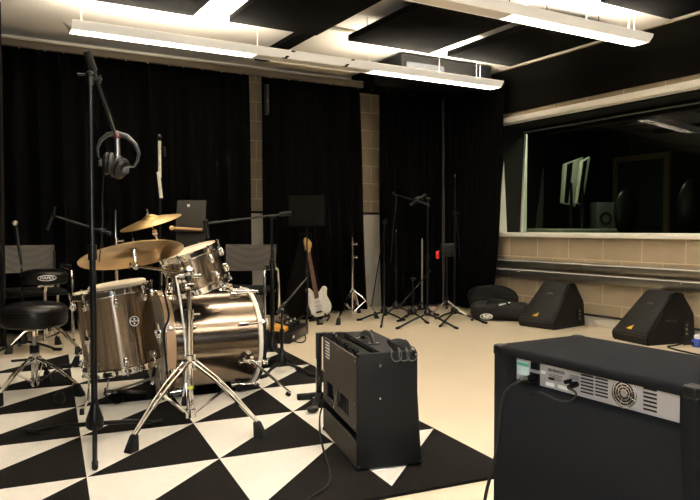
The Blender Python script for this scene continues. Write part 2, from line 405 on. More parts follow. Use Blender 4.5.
# ---- ceiling: acoustic panels
PANX = [(.85, 1.66), (1.96, 2.77), (3.09, 4.0), (4.22, 5.06)]
labs = [['black acoustic ceiling panel furthest left, above the leftmost lamp', 'black acoustic ceiling panel above the drum kit, second from the left',
         'black acoustic ceiling panel in the middle, over the silver stand', 'black acoustic ceiling panel between the two lamp rows near the window wall']]
for i, (a, b) in enumerate(PANX):
    t = thing('acoustic_ceiling_panel', labs[0][i], 'ceiling panel', ((a+b)/2, 4.7, 2.70), group='black acoustic ceiling panels')
    MB().box(((a+b)/2, 4.68, 2.73), (b-a, 1.38, .055), bev=.004).build('panel', M_panel, t)
    h = MB()
    for x in (a+.1, b-.1):
        for y in (4.15, 5.2): h.cyl((x, y, 2.757), (x, y, CZ), .0035, seg=6)
    h.build('hanger', M_blackm, t)
for i, (a, b) in enumerate([PANX[3], PANX[2]]):
    t = thing('acoustic_ceiling_panel', ['black acoustic ceiling panel at the top right corner, nearest the window wall', 'black acoustic ceiling panel at the top edge over the nearer lamp'][i],
              'ceiling panel', ((a+b)/2, 2.8, 2.70), group='black acoustic ceiling panels')
    MB().box(((a+b)/2, 2.83, 2.73), (b-a, 1.38, .055), bev=.004).build('panel', M_panel, t)
    h = MB()
    for x in (a+.1, b-.1):
        for y in (2.3, 3.3): h.cyl((x, y, 2.757), (x, y, CZ), .0035, seg=6)
    h.build('hanger', M_blackm, t)
# black strip and cable tray behind the far lamp row
tag(MB().box((2.80, 6.05, 2.80), (.14, 1.35, .05)).build('ceiling_beam', M_panel), 'narrow black strip on the ceiling behind the panel above the drum kit', 'ceiling strip')
tag(MB().box((3.05, 5.6, 2.872), (.5, .05, .02)).build('conduit', M_desk), 'short grey conduit on the ceiling between two black panels', 'conduit')
tag(MB().box((4.90, 6.84, 2.775), (1.38, .78, .19)).build('soffit_box', M_fascia), 'black boxed soffit above the corner curtains, behind the duct', 'soffit')
t = thing('ventilation_duct', 'dark ventilation duct above the right end of the far lamp row', 'duct', (4.7, 6.2, 2.60))
MB().box((4.72, 6.25, 2.74), (1.25, .55, .24), bev=.01).build('duct_body', mat('dark_duct_metal', (.012, .012, .013), .6, spec=.1), t)
MB().box((4.72, 5.97, 2.632), (1.27, .03, .022)).build('duct_rim', M_satin, t)
MB().box((4.4, 5.968, 2.72), (.5, .012, .11)).build('duct_grille', mat('grey_duct_grille', (.018, .022, .028), .5), t)

# ---- pendant lamp rows
def lamp_row(y, segs, label, hang, tape=False, lm=None, um=None):
    lm = lm or M_lamp; um = um or M_lampup
    x0 = segs[0][0]; x1 = segs[-1][1]; z = 2.53 if y > 5 else 2.55
    t = thing('pendant_lamp_row', label, 'ceiling lamp', ((x0+x1)/2, y, z), group='pendant fluorescent lamp rows')
    hs = MB(); w0, w1, h = .075, .118, .062
    for sg in (-1, 1):     # side walls of the open housing: opal glow, added on the unlit lengths too so they look lit
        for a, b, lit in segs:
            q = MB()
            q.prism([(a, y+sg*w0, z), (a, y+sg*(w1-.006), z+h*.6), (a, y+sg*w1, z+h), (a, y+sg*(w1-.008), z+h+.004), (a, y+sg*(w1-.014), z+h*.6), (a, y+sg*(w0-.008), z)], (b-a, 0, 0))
            q.build('glowing_side', M_sideglow, t)
    for a, b, lit in segs:
        if not lit:
            hs.box(((a+b)/2, y, z+.004), (b-a, 2*w0, .006)); hs.box(((a+b)/2, y, z+h-.002), (b-a, 2*w1-.01, .006))
    for xe, d in ((x0, -1), (x1, 1)):
        MB().prism([(xe, y-w0, z), (xe, y+w0, z), (xe, y+w1, z+h), (xe, y-w1, z+h)], (d*.004, 0, 0)).prism([(xe, y-w0*.8, z+.01), (xe, y+w0*.8, z+.01), (xe+d*.05, y+w1*.2, z+h), (xe+d*.05, y-w1*.2, z+h)], (0, 0, .003)).build('end_cap', M_white, t)
    if hs.bm.verts: hs.build('lamp_housing', M_white, t)
    for a, b, lit in segs:
        if lit:
            lp = MB().box(((a+b)/2, y, z+.03), (b-a-.06, .10, .008)).build('lamp_tube', lm, t)
            MB().box(((a+b)/2, y, z+.05), (b-a-.06, .12, .006)).build('uplight_tube', um, t)
            lv = MB(); n = int((b-a)/.055)
            for k in range(n+1): lv.box((a+.02+(b-a-.04)*k/n, y, z+.0125), (.0025, .135, .02))
            lv.box(((a+b)/2, y, z+.0125), (b-a-.04, .004, .02)); lv.build('louvre', M_white, t)
    for x in hang: MB().cyl((x, y, z+h-.01), (x, y, CZ), .0022, seg=6).build('suspension_wire', M_white, t); MB().cyl((x, y, CZ-.02), (x, y, CZ), .018, seg=10).cyl((x, y, z+h-.02), (x, y, z+h+.03), .006, seg=8).build('wire_fitting', M_white, t)
    if tape:
        tp = MB()
        for x in tape:
            tp.bm  # wrapped strip across the near side and underside
            tp.prism([(x, y-w0-.003, z-.002), (x+.03, y-w0-.003, z-.002), (x+.10, y-w1-.003, z+h), (x+.06, y-w1-.003, z+h)], (0, -.002, 0)); tp.box((x+.005, y-w0-.003, z-.003), (.05, .02, .003))
        tp.build('black_tape', M_blackp, t)
    return t
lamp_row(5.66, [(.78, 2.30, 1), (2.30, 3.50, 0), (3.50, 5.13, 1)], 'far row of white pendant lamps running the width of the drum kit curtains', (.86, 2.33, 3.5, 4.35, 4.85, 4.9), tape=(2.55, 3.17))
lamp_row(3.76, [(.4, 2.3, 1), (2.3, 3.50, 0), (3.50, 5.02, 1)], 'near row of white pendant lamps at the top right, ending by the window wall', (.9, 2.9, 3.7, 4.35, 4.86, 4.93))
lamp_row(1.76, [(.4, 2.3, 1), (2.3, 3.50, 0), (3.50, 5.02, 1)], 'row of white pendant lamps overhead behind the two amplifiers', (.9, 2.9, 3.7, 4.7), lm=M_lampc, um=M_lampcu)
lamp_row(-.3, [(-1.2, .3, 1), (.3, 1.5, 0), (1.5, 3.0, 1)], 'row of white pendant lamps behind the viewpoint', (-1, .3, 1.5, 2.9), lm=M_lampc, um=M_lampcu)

# ---- curtain rail and curtains
YC = 7.06
t = thing('curtain_rail', 'long beige curtain rail under the ceiling along the back wall', 'curtain rail', (2.5, YC, 2.78))
MB().box((1.25, YC-.11, 2.705), (5.9, .04, .068), bev=.003).build('rail_board', mat('beige_rail_board', (.06, .046, .031), .7), t)
MB().box((1.25, YC-.135, 2.743), (5.9, .02, .010)).build('rail_edge', M_galv, t)
for i in range(30): MB().ell((-.6+i*.19+random.uniform(-.03, .03), YC-.12, 2.665), (.007, .005, .009), u=6, v=5).build('curtain_hook', M_galv, t)
tag(MB().box((3.42, YC-.30, 2.79), (1.05, .16, .04)).build('rail_box', mat('beige_box', (.50, .43, .32), .6)), 'beige boxed section on the ceiling in front of the curtain rail', 'ceiling box')
CB = .02; CT = 2.75
t = tag(cloth([(-1.75, YC), (2.80, YC)], [(-1.75, YC), (2.84, YC)], CB, CT, .05, 22, seed=3).build('curtain', M_curt), 'wide black curtain on the back wall behind the drum kit', 'curtain', 'black stage curtains')
t = tag(cloth([(2.95, YC), (4.22, YC)], [(2.98, YC), (4.33, YC-.02)], CB, CT, .045, 8, seed=4).build('curtain', M_curt), 'narrow black curtain behind the white guitar and silver stand', 'curtain', 'black stage curtains')
t = tag(cloth([(4.50, YC), (5.46, YC)], [(4.55, YC), (5.46, YC-.05)], CB, CT, .04, 8, seed=5).build('curtain', M_curt), 'black curtain behind the group of microphone stands', 'curtain', 'black stage curtains')
t = tag(cloth([(5.43, 6.95), (5.50, 6.75), (5.50, 5.92)], [(5.40, 6.93), (5.46, 6.75), (5.46, 6.28)], CB, CT-.02, .04, 10, seed=6, pw=.3).build('curtain', M_curt), 'black curtain gathered at the corner beside the window', 'curtain', 'black stage curtains')
t = tag(cloth([(.12, 6.3), (oY(4.2, 200, 6.3).x, 6.3)], [(.12, 6.3), (oY(4.2, 200, 6.3).x, 6.3)], CB, 2.86, .02, 3, seed=8).build('curtain', mat('brown_black_cloth', (.014, .010, .008), .9)), 'slim dark brown curtain end at the far left edge', 'curtain', 'black stage curtains')
tag(MB().cyl((5.40, YC-.13, 0), (5.40, YC-.13, 2.67), .012).build('pipe', mat('dark_grey_pipe', (.022, .021, .0185), .6)), 'thin grey vertical pipe between the two corner curtains', 'pipe')
p = oY(266, 80, YC-.1); q = oY(268, 110, YC-.1)
tag(MB().box((p.x, YC-.12, 2.42), (.045, .03, .33), bev=.004).build('wall_bracket', M_blackp), 'short black upright bracket at the left top of the middle curtain', 'bracket')

# ================================================================== rug
RA = -.107701; RX, RY = .489095, 3.413568; RW, RH = .533804, .579811
ei = V((math.cos(RA), math.sin(RA), 0)); ej = V((math.sin(RA), -math.cos(RA), 0))
def rg(i, j, z=0): return V((RX, RY, z)) + ei*(RW*i) + ej*(RH*j)
rt = thing('patterned_rug', 'black and ivory rug of large triangles under the drum kit and amplifier', 'rug', rg(0, -1))
RZ = .012
b1 = MB(); b2 = MB()
def slab(mb, pts, zt=RZ):
    pts = [V(p) for p in pts]
    if (pts[1]-pts[0]).cross(pts[2]-pts[1]).z < 0: pts = pts[::-1]
    mb.prism([V((p.x, p.y, .001)) for p in pts], (0, 0, zt))
i0, i1, j0, j1 = -3, 3, -4, 2
for i in range(i0, i1):
    for j in range(j0, j1):
        a, b, c, d = rg(i, j), rg(i+1, j), rg(i+1, j+1), rg(i, j+1)
        slab(b2, [a, b, d]); slab(b1, [b, c, d])
bd = .075/RH
slab(b1, [rg(i0, j1), rg(i1+.01, j1), rg(i1+.01, j1+bd), rg(i0, j1+bd)]); slab(b1, [rg(i1, j0), rg(i1+.01, j0), rg(i1+.01, j1), rg(i1, j1)])
b1.build('black_pile', M_rugb, rt); b2.build('ivory_pile', M_rugw, rt)
G = .0135           # top of the rug

# ================================================================== stands
def knob(mb, c, d, r=.012):
    c = V(c); d = V(d).normalized(); mb.cyl(c, c+d*.03, .005, seg=8); mb.bar(c+d*.03-V((0, 0, r*1.4)), c+d*.03+V((0, 0, r*1.4)), .008, .008)
def mic_stand(name, label, base, feet, hubz, top, r=.0095, boom=None, mid=None, m=M_blackm, group='microphone stands', g=0, clip=None, cw=None, hubh=.11, upper=None):
    """folding tripod microphone stand; feet are floor points; boom = (end_a, end_b)"""
    base = V((base[0], base[1], g)); t = thing(name, label, 'stand', base, group=group)
    h = MB(); h.lathe([(0, 0), (.030, 0), (.040, .012), (.040, .045), (.022, hubh*.8), (.016, hubh), (0, hubh)], (base.x, base.y, hubz), seg=20); h.build('hub', m, t)
    for f in feet:
        f = V((f[0], f[1], g)); d = (f-base).normalized(); a = V((base.x, base.y, hubz+.02))+d*.028; e = f+V((0, 0, .014))
        L = MB().tube([a, a.lerp(e, .5)+V((0, 0, .004)), e-d*.03], .0105, 10).build('leg', m, t)
        MB().cyl(e-d*.055, e+d*.012, .0135, .0125, seg=12).build('rubber_foot', M_rubber, L)
    top = V((base.x, base.y, top)) if not isinstance(top, Vector) else top
    b = V((base.x, base.y, hubz+hubh*.9)); ml = b.lerp(top, .48 if mid is None else (mid-b.z)/(top.z-b.z))
    MB().cyl(b, ml, r*1.25, seg=12).build('lower_tube', m, t)
    MB().cyl(ml-V((0, 0, .05)), ml+V((0, 0, .02)), r*1.8, r*1.6, seg=14).build('clutch', m, t)
    MB().cyl(ml, top, r*.75, seg=12).build('upper_tube', upper or m, t)
    if boom:
        a, e = boom; d = (e-a).normalized()
        MB().cyl(a, e, r*.7, seg=10).build('boom_arm', m, t)
        MB().cyl(a-d*.0, a+d*.09, r*1.5, seg=10).build('boom_grip', M_rubber, t)
        pv = MB(); pv.ell(top, (.018, .018, .02), u=12, v=8); knob(pv, top, V((.7, -.7, 0))); pv.build('boom_pivot', m, t)
        if clip: MB().cyl(e, e+V(clip), .011, .013, seg=12).ell(e, .014, u=10, v=7).build('mic_clip', M_blackp, t)
    else:
        MB().cyl(top, top+V((0, 0, .03)), r*.5, seg=8).build('thread_tip', M_satin, t)
    return t
def tri(base, r, a0):
    return [(base[0]+r*math.cos(a0+k*2*PI/3), base[1]+r*math.sin(a0+k*2*PI/3)) for k in range(3)]
def chrome_tripod(t, base, feet, zc, zb, g=0, m=M_chrome, r=.013, double=True, w=.012):
    """braced tripod legs of a drum stand: collar at zc, brace ring at zb"""
    B = V((base[0], base[1], g))
    for f in feet:
        f = V((f[0], f[1], g)); d = (f-B).normalized(); s = V((-d.y, d.x, 0)); hi = V((B.x, B.y, zc))+d*.025; knee = hi.lerp(f+V((0, 0, .07)), .45)+V((0, 0, .018)); lo = f-d*.02+V((0, 0, .07))
        L = MB()
        for q in ((-1, 1) if double else (0,)):
            L.tube([hi+s*q*w, knee+s*q*w*.9, lo+s*q*w*.4], .0068, 8, smooth=1)
        L.build('leg', m, t)
        lg_dir = (lo-knee).normalized(); q0 = f+V((0, 0, .004))
        bt = MB(); A = f-d*.012+V((0, 0, .075))
        bt.bm.verts.ensure_lookup_table()
        v8 = [f+s*.024+d*.028, f-s*.024+d*.028, f-s*.024-d*.030, f+s*.024-d*.030, A+s*.015+d*.004, A-s*.015+d*.004, A-s*.015-d*.026, A+s*.015-d*.026]
        _b, _f = bt.poly(v8, [(0, 1, 2, 3), (4, 7, 6, 5), (0, 4, 5, 1), (1, 5, 6, 2), (2, 6, 7, 3), (3, 7, 4, 0)])
        bmesh.ops.bevel(bt.bm, geom=list({e for x in _f for e in x.edges}), offset=.005, segments=2, affect='EDGES')
        bt.build('rubber_foot', M_rubber, L_last(t))
        bm_ = MB()
        for q in (-1, 1): bm_.bar(V((B.x, B.y, zb))+d*.02+s*q*.010, knee.lerp(lo, .1)+s*q*.010, .009, .0035, up=s)
        bm_.build('brace', m, t)
    c = MB(); c.cyl((B.x, B.y, zc-.03), (B.x, B.y, zc+.03), r*1.8, seg=16); knob(c, (B.x, B.y, zc), V((.6, -.8, 0)))
    for f in feet:
        d = (V((f[0], f[1], g))-B).normalized(); c.box(V((B.x, B.y, zc))+d*.024, (.03, .03, .026), Matrix.Rotation(math.atan2(d.y, d.x), 3, 'Z'), .003)
    c.build('collar', m, t)
    c = MB(); c.cyl((B.x, B.y, zb-.02), (B.x, B.y, zb+.02), r*1.6, seg=16); c.build('brace_ring', m, t)
def L_last(t):
    return [x for x in COL.objects if x.parent == t and x.name.split('.')[0] == 'leg'][-1]
def clampring(mb, c, r=.02):
    c = V(c); mb.cyl(c-V((0, 0, .022)), c+V((0, 0, .022)), r, seg=16); mb.cyl(c, c+V((.045, -.03, 0)), .006, seg=8); mb.bar(c+V((.04, -.027, -.018)), c+V((.04, -.027, .018)), .007, .007)

# ---- big black boom stand with headphones, front left
B = V((.534, 3.29, 0))
feet = [fl(29, 434, G), fl(95, 470, G), fl(160, 424, G)]
ztop = zat(B.x, B.y, 75)
D0 = (B-EYE).dot(FW)
top = at(93.5, 75, D0+.01)
tt = mic_stand('boom_microphone_stand', 'tall black boom microphone stand in front left carrying headphones, chrome upper tube', (B.x, B.y), feet, .075, V((B.x, B.y, ztop)), r=.0115,
          boom=(at(87, 51, D0-.06), at(115, 134, D0+.12)), mid=zat(B.x, B.y, 249), m=M_blackm, g=G, hubh=.12, upper=M_satin_d)
pv = MB(); c = V((B.x, B.y, ztop)); clampring(pv, c-V((0, 0, .02)), .016); pv.cyl(c+V((-.05, .015, -.0)), c+V((-.02, 0, 0)), .006); pv.build('pivot_clamp', M_satin_d, tt)
# condenser microphone on boom end
hp = at(117, 136, D0+.12)
t = thing('condenser_microphone', 'slim silver microphone hanging inside the headphones from the boom', 'microphone', hp)
MB().cyl(at(117.2, 138, D0+.12), at(117.8, 161, D0+.13), .0125, .0125, seg=16).build('microphone_body', M_satin, t)
MB().ell(hp, (.02, .02, .018), u=12, v=8).build('swivel_mount', mat('red_brown_mount', (.07, .018, .014), .4), t)
# headphones
D = D0+.12
hpb = thing('headphones', 'large grey and black headphones hanging from the tall boom stand', 'headphones', at(118, 158, D))
pts = [at(x, y, D+dz) for x, y, dz in [(98.5, 157, -.02), (97.5, 148, -.015), (101, 140, -.005), (108, 134.5, 0), (117, 133.2, .0), (127, 136.5, .01), (135, 144, .015), (139, 153, .02), (137.5, 161, .02), (134, 167, .02)]]
bnd = MB(); q = []
for k in range(len(pts)-1):
    pass
bnd.tube(pts, [.004, .007, .009, .011, .012, .012, .011, .009, .007, .004], 8, smooth=0)
bnd.build('headband', M_grey, hpb)
for (cx, cy, ax, ay, s) in ((108.3, 163.5, -1, -.05, -1), (120.3, 168.3, 1, .42, 1)):
    cpos = at(cx, cy, D); axis = (RT*ax - UP*ay + FW*(-.22)).normalized()
    cup = MB().lathe([(0, -.006), (.046, -.006), (.053, .0), (.053, .010), (.040, .022), (0, .026)], cpos, axis, 24).build('ear_cup', M_blackp, hpb)
    MB().lathe([(.022, -.024), (.044, -.026), (.054, -.018), (.054, -.010), (.046, -.006), (.022, -.006)], cpos, axis, 24, closed=True).build('ear_cushion', M_grey, cup)
    yk = MB(); yk.tube([cpos+axis*.026, cpos+axis*.035+UP*.02, pts[0] if s < 0 else pts[-1]], .004, 6); yk.box(cpos+axis*.03, (.03, .022, .03), None, .004); yk.build('yoke', M_grey, cup)
cb = [at(x, y, D-.02) for x, y in ((104, 170), (103.5, 180), (102, 200), (103, 220), (101, 245), (99, 262))]
tag(MB().tube(cb, .003, 6, smooth=2).build('headphone_cable', M_rubber), 'thin black headphone cable hanging down beside the tall boom stand', 'cable')

# ---- drummer boom mic behind floor tom
b = colx(102, 4.75); bz = zat(b.x, b.y, 231)
mic_stand('boom_microphone_stand', 'black boom stand behind the floor drum with its arm reaching left', (b.x, b.y), tri(b, .30, .4), .07, bz, boom=(V((b.x, b.y, bz))+RT*.06-UP*.02, at(54, 216, 4.7)), g=G, clip=(-.0, -.0, .04))
t = thing('pencil_microphone', 'slim dark microphone on the arm reaching left behind the drums', 'microphone', at(51, 219, 4.7))
MB().cyl(at(55.5, 207, 4.7), at(47, 230, 4.7), .008, .010, seg=12).build('microphone_body', M_satin_d, t)
# ---- straight stand with ball microphone, far left
b = fl(23, 351); p0 = V((b.x, b.y, 0)); zt = zat(b.x, b.y, 268)
tt = mic_stand('microphone_stand', 'black straight microphone stand between the mesh chair and drum stools at far left', (b.x, b.y), tri(b, .30, -.5), .06, zt, g=0)
Dm = (p0-EYE).dot(FW)
t = thing('microphone', 'black microphone with a pale ball grille standing up at far left', 'microphone', at(21, 268, Dm))
MB().cyl(V((b.x, b.y, zt+.025)), at(15.5, 226, Dm), .011, .014, seg=12).build('microphone_body', M_blackp, t)
MB().ell(at(15, 223, Dm), .022, u=14, v=10).build('ball_grille', mat('pale_grille', (.55, .5, .42), .4, .6), t)

# ---- stand beside bass drum with long horizontal boom
b = fl(272.5, 360); D1 = (V(b)-EYE).dot(FW); zt = zat(b.x, b.y, 217)
mic_stand('boom_microphone_stand', 'black boom stand right of the bass drum with a long arm over the small drum', (b.x, b.y), [fl(300, 372, G), fl(247, 366, G), fl(276, 347, 0)], .07, zt,
          boom=(at(291, 213, D1-.02), at(209, 223.5, D1-.25)), g=G, mid=zat(b.x, b.y, 262), r=.0125)
t = thing('clip_on_microphone', 'black microphone on the end of the long boom arm above the small drum', 'microphone', at(206, 229, D1-.26))
MB().cyl(at(206, 224, D1-.26), at(208, 238, D1-.26), .017, .013).ell(at(205.5, 222, D1-.26), .022, u=12, v=8).build('microphone_body', M_blackp, t)
t = thing('wooden_mallet', 'wooden drum mallet with a round tip held sideways by the long boom arm', 'mallet', at(187, 229, D1-.26))
MB().cyl(at(174, 228, D1-.26), at(202, 229.5, D1-.26), .0085, .008).build('stick', M_wood, t)
MB().ell(at(172, 228, D1-.26), (.02, .017, .017), u=14, v=10).build('tip', M_wood, t)
# ---- low kick stand
b = fl(282, 372, G); D2 = (V(b)-EYE).dot(FW); zt = zat(b.x, b.y, 311)
mic_stand('low_boom_stand', 'short black boom stand between the bass drum and the guitar amplifier', (b.x, b.y), [fl(314, 377, G), fl(262, 379, G), fl(262, 361, G)], .06, zt,
          boom=(at(277, 313, D2), at(307, 278, D2+.15)), g=G)
tag(MB().lathe([(0, 0), (.06, 0), (.075, .02), (.06, .05), (.02, .06), (0, .06)], fl(263, 366, G), seg=24).build('drum_microphone', M_blackp), 'squat black microphone lying on the rug in front of the bass drum', 'microphone')

# ---- music stands
def music_desk(t, cx, cy, w, h, D, m, tilt=.25, lip=True, split=False):
    c = at(cx, cy, D); n = (-FW*math.cos(tilt)+_u*math.sin(tilt)).normalized(); x = _r.copy(); y = n.cross(x)
    y = y if y.z > 0 else -y; R = Matrix((x, y, x.cross(y))).transposed()
    MB().box(c, (w, h, .006), R, .002).build('desk', m, t)
    if lip: MB().box(c-y*(h/2)+V(x.cross(y))*.02*(1 if (x.cross(y)).dot(FW) < 0 else -1), (w, .004, .045), R, .0015).build('desk_lip', m, t)
    return c, y
b = colx(307, 6.95); zt = zat(b.x, b.y, 226)
t = mic_stand('music_stand', 'black music stand with a wide desk in front of the middle curtain', (b.x, b.y), [fl(296, 322), fl(322, 325), fl(306, 330)], .10, zt, group='music stands', m=M_blackm)
music_desk(t, 306.5, 211, .365, .34, 6.93, mat('black_desk', (.006, .0055, .0045), .9, spec=.06))
b = colx(191, 6.0); zt = zat(b.x, b.y, 243)
t = mic_stand('music_stand', 'grey music stand desk with a small white sticker behind the small drum', (b.x, b.y), tri(b, .25, .9), .1, zt, group='music stands')
music_desk(t, 191, 216, .26, .29, 5.98, M_musicb, lip=True); c, y = music_desk(t, 191, 235, .26, .2, 5.99, M_musicb, lip=False)
MB().box(at(188.5, 205.5, 5.955), (.022, .022, .003), Matrix((_r, FW, _u)).transposed() @ Matrix.Rotation(PI/2, 3, 'X')).build('sticker', M_label, t)

# ---- silver hardware stand
b = fl(352.5, 318.5)
t = thing('silver_drum_stand', 'bare chrome drum stand with tripod legs standing in front of the middle curtain', 'stand', b)
zc = zat(b.x, b.y, 291)
chrome_tripod(t, (b.x, b.y), [fl(338, 325), fl(377, 318.5), fl(359, 313)], zc, zat(b.x, b.y, 311), m=M_chrome, r=.012)
MB().cyl((b.x, b.y, .03), (b.x, b.y, zat(b.x, b.y, 257)), .0135).build('lower_tube', M_chrome, t)
MB().cyl((b.x, b.y, zat(b.x, b.y, 257)), (b.x, b.y, zat(b.x, b.y, 237)), .0095).build('upper_tube', M_chrome, t)
c = MB(); clampring(c, (b.x, b.y, zat(b.x, b.y, 257))); clampring(c, (b.x, b.y, zat(b.x, b.y, 244)), .016); c.build('clamp', M_chrome, t)
MB().cyl((b.x, b.y, zat(b.x, b.y, 237)), (b.x, b.y, zat(b.x, b.y, 231)), .005).build('thread_tip', M_blackm, t)

# ---- cluster of stands by the curtains
def S(px, py, feet, topy, label, boom=None, clip=None, upper=None, m=M_blackm, name='microphone_stand', r=.009, topx=None, mid=None):
    b = fl(px, py); D = (V(b)-EYE).dot(FW); zt = zat(b.x, b.y, topy)
    bo = None
    if boom: bo = (at(boom[0][0], boom[0][1], D), at(boom[1][0], boom[1][1], D+(boom[2] if len(boom) > 2 else 0)))
    return mic_stand(name, label, (b.x, b.y), [fl(*f) for f in feet], .05, zt, boom=bo, clip=clip, upper=upper, m=m, r=r, mid=mid, hubh=.09), D, b
S(384, 318, [(358, 321), (381, 328), (404, 321)], 222, 'black microphone stand with a boom leaning down to the left, leftmost of the group', boom=((386, 218), (371.5, 306)), name='boom_microphone_stand')
t, D, b = S(427.5, 320, [(397, 329.5), (457, 329.5), (428, 309)], 199, 'front black boom stand of the group with a round shock mount at its top', boom=((430, 205), (394, 194)), name='boom_microphone_stand', clip=(-.01, 0, .02))
MB().ell(at(419, 199, D), (.06, .04, .03), u=14, v=8).cyl(at(411, 205, D), at(426, 195, D), .02).build('shock_mount', M_blackp, t)
MB().tube([at(396, 194, D), at(396, 205, D), at(393, 225, D), at(391, 262, D)], .004, 6, smooth=2).build('hanging_cable', M_rubber, t)
S(422, 314, [(405, 318), (438, 316), (418, 308)], 241, 'pale grey straight stand tube in the middle of the group', m=M_blackm, upper=M_greystand, mid=.12, r=.013)
t, D, b = S(454.5, 318, [(440, 327.5), (486, 324), (436, 319.5)], 177, 'tallest black microphone stand of the group, nearest the window curtain', r=.0085)
MB().tube([at(455, 210, D), at(457, 225, D), at(459, 245, D), at(459.5, 258, D)], .004, 6, smooth=2).build('hanging_cable', M_rubber, t)
c = MB(); clampring(c, at(454.5, 213, D), .014); c.build('clutch_knob', M_blackm, t)
S(413, 319, [(398, 322), (428, 324), (409, 311)], 279, 'low black boom stand with an arm slanting up to the right, in the group', boom=((397, 309), (431, 270), .1), name='low_boom_stand')
S(396, 313, [(385, 316), (412, 314), (396, 307)], 232, 'thin black stand at the back of the group by the white wall board', r=.007)
b = fl(446.6, 318); D = (V(b)-EYE).dot(FW)
t = thing('light_stand', 'chrome legged stand carrying a black box behind the tallest microphone stand', 'stand', b)
zc = zat(b.x, b.y, 300); B3 = V((b.x, b.y, zc))
for f in (fl(430, 316), fl(472, 321), fl(452, 309)):
    Lg = MB().tube([B3, f+V((0, 0, .01))], .008, 8).build('leg', M_satin, t); MB().ell(f+V((0, 0, .013)), .014, u=8, v=6).build('rubber_foot', M_rubber, Lg)
MB().cyl((b.x, b.y, .1), (b.x, b.y, zat(b.x, b.y, 256)), .011).build('pole', M_blackm, t)
MB().cyl((b.x, b.y, zc-.03), (b.x, b.y, zc+.03), .02).build('collar', M_blackm, t)
t2 = thing('stage_box', 'small black box on top of the chrome legged stand', 'box', (b.x, b.y, zat(b.x, b.y, 257)))
MB().box(at(447.5, 250, D), (.14, .08, .15), Matrix.Rotation(-YAW, 3, 'Z'), .008).build('case', M_blackp, t2)
MB().box(at(447.5, 250, D-.045), (.1, .006, .11), Matrix.Rotation(-YAW, 3, 'Z'), .002).build('front_plate', M_rubber, t2)
t2 = thing('tuner', 'small bright red clip device on the left of the black box', 'clip device', at(437.5, 257, D-.03))
MB().box(at(437.5, 254.8, D-.03), (.036, .03, .088), Matrix.Rotation(-YAW, 3, 'Z'), .006).build('case', M_red, t2)
MB().tube([at(437.5, 252, D-.02), at(441, 250, D), at(444, 250, D)], .008, 6).build('clip', M_blackp, t2)

# ================================================================== drum kit
def drum_shell(t, org, axis, R, L, lugs, up, hoopm=M_chrome, shellm=M_shell, hoopw=.02, head=M_head, long_lug=False, badge=None, rear_head=None):
    """org = centre of the bottom/rear rim, axis to the top/front"""
    a = V(axis).normalized(); u = (V(up)-a*V(up).dot(a)).normalized(); v = a.cross(u); org = V(org)
    sh = MB(); sh.lathe([(R, .004), (R, L-.004), (R-.008, L-.004), (R-.008, .004)], org, a, 64, closed=True); sh.build('shell', shellm, t)
    for nm, h, hm in (('bottom_head', -.001, M_blackp if rear_head is None else rear_head), ('top_head', L+.001, head)):
        MB().lathe([(0, h-.001), (R-.003, h-.001), (R+.003, h), (R-.003, h+.001), (0, h+.001)], org, a, 64).build(nm, hm, t)
    for k, h in enumerate((0, L)):
        sgn = -1 if k == 0 else 1
        hp = MB(); hp.lathe([(R+.004, h-sgn*.022), (R+.012, h-sgn*.022), (R+.010, h+sgn*.012), (R+.004, h+sgn*.012)], org, a, 64, closed=True)
        if hoopm is M_chrome:
            hp.lathe([(R+.010, h-sgn*.022), (R+.019, h-sgn*.023), (R+.019, h-sgn*.018), (R+.010, h-sgn*.017)], org, a, 64, closed=True)
            hp.lathe([(R+.001, h+sgn*.012), (R+.013, h+sgn*.012), (R+.013, h+sgn*.008), (R+.001, h+sgn*.009)], org, a, 64, closed=True)
        hp.build('hoop', hoopm, t)
    for k in range(lugs):
        th = 2*PI*(k+.5)/lugs; d = u*math.cos(th)+v*math.sin(th)
        for h, sgn in ((.03, 1), (L-.03, -1)):
            lg = MB()
            c = org+a*(h+sgn*.028)+d*(R+.010)
            lg.box(c, (.046, .022, .026), Matrix((a, v*math.cos(th)-u*math.sin(th), d)).transposed(), .006)
            lg.ell(c+d*.006, (.015, .015, .015), u=10, v=7)
            lg.cyl(c, org+a*(h-sgn*.040)+d*(R+.017), .0045, seg=8); lg.cyl(org+a*(h-sgn*.034)+d*(R+.017), org+a*(h-sgn*.048)+d*(R+.017), .0085, .007, seg=8)
            lg.build('lug', M_chrome, t)
# --- floor tom
D = 3.86
ct = at(113.5, 289, D); cbm = at(124.5, 365.5, D+.0)
ax = (ct-cbm).normalized(); ax = (ax - FW*.075).normalized()
FR = .206; FL_ = (ct-cbm).length
t = thing('floor_tom', 'large smoked metal floor tom drum with chrome lugs and a round badge', 'drum', (cbm.x, cbm.y, G))
drum_shell(t, cbm, ax, FR, FL_, 8, -FW)
for k, aa in enumerate((1.66, 3.75, 5.84)):
    d = V((math.cos(aa), math.sin(aa), 0)); base = cbm+ax*.18+d*(FR+.022)
    lg = MB(); lg.tube([base+ax*.06, base, V((base.x, base.y, .10)), V((base.x, base.y, .06))+d*.02, V((base.x, base.y, G+.012))+d*.05], .0055, 8, smooth=1); L = lg.build('leg', M_chrome, t)
    MB().cyl(V((base.x, base.y, G))+d*.05, V((base.x, base.y, G+.03))+d*.05, .013, .011, seg=12).build('rubber_foot', M_rubber, L)
    MB().box(base-d*.008, (.04, .03, .05), Matrix.Rotation(aa, 3, 'Z'), .006).build('leg_bracket', M_chrome, t)
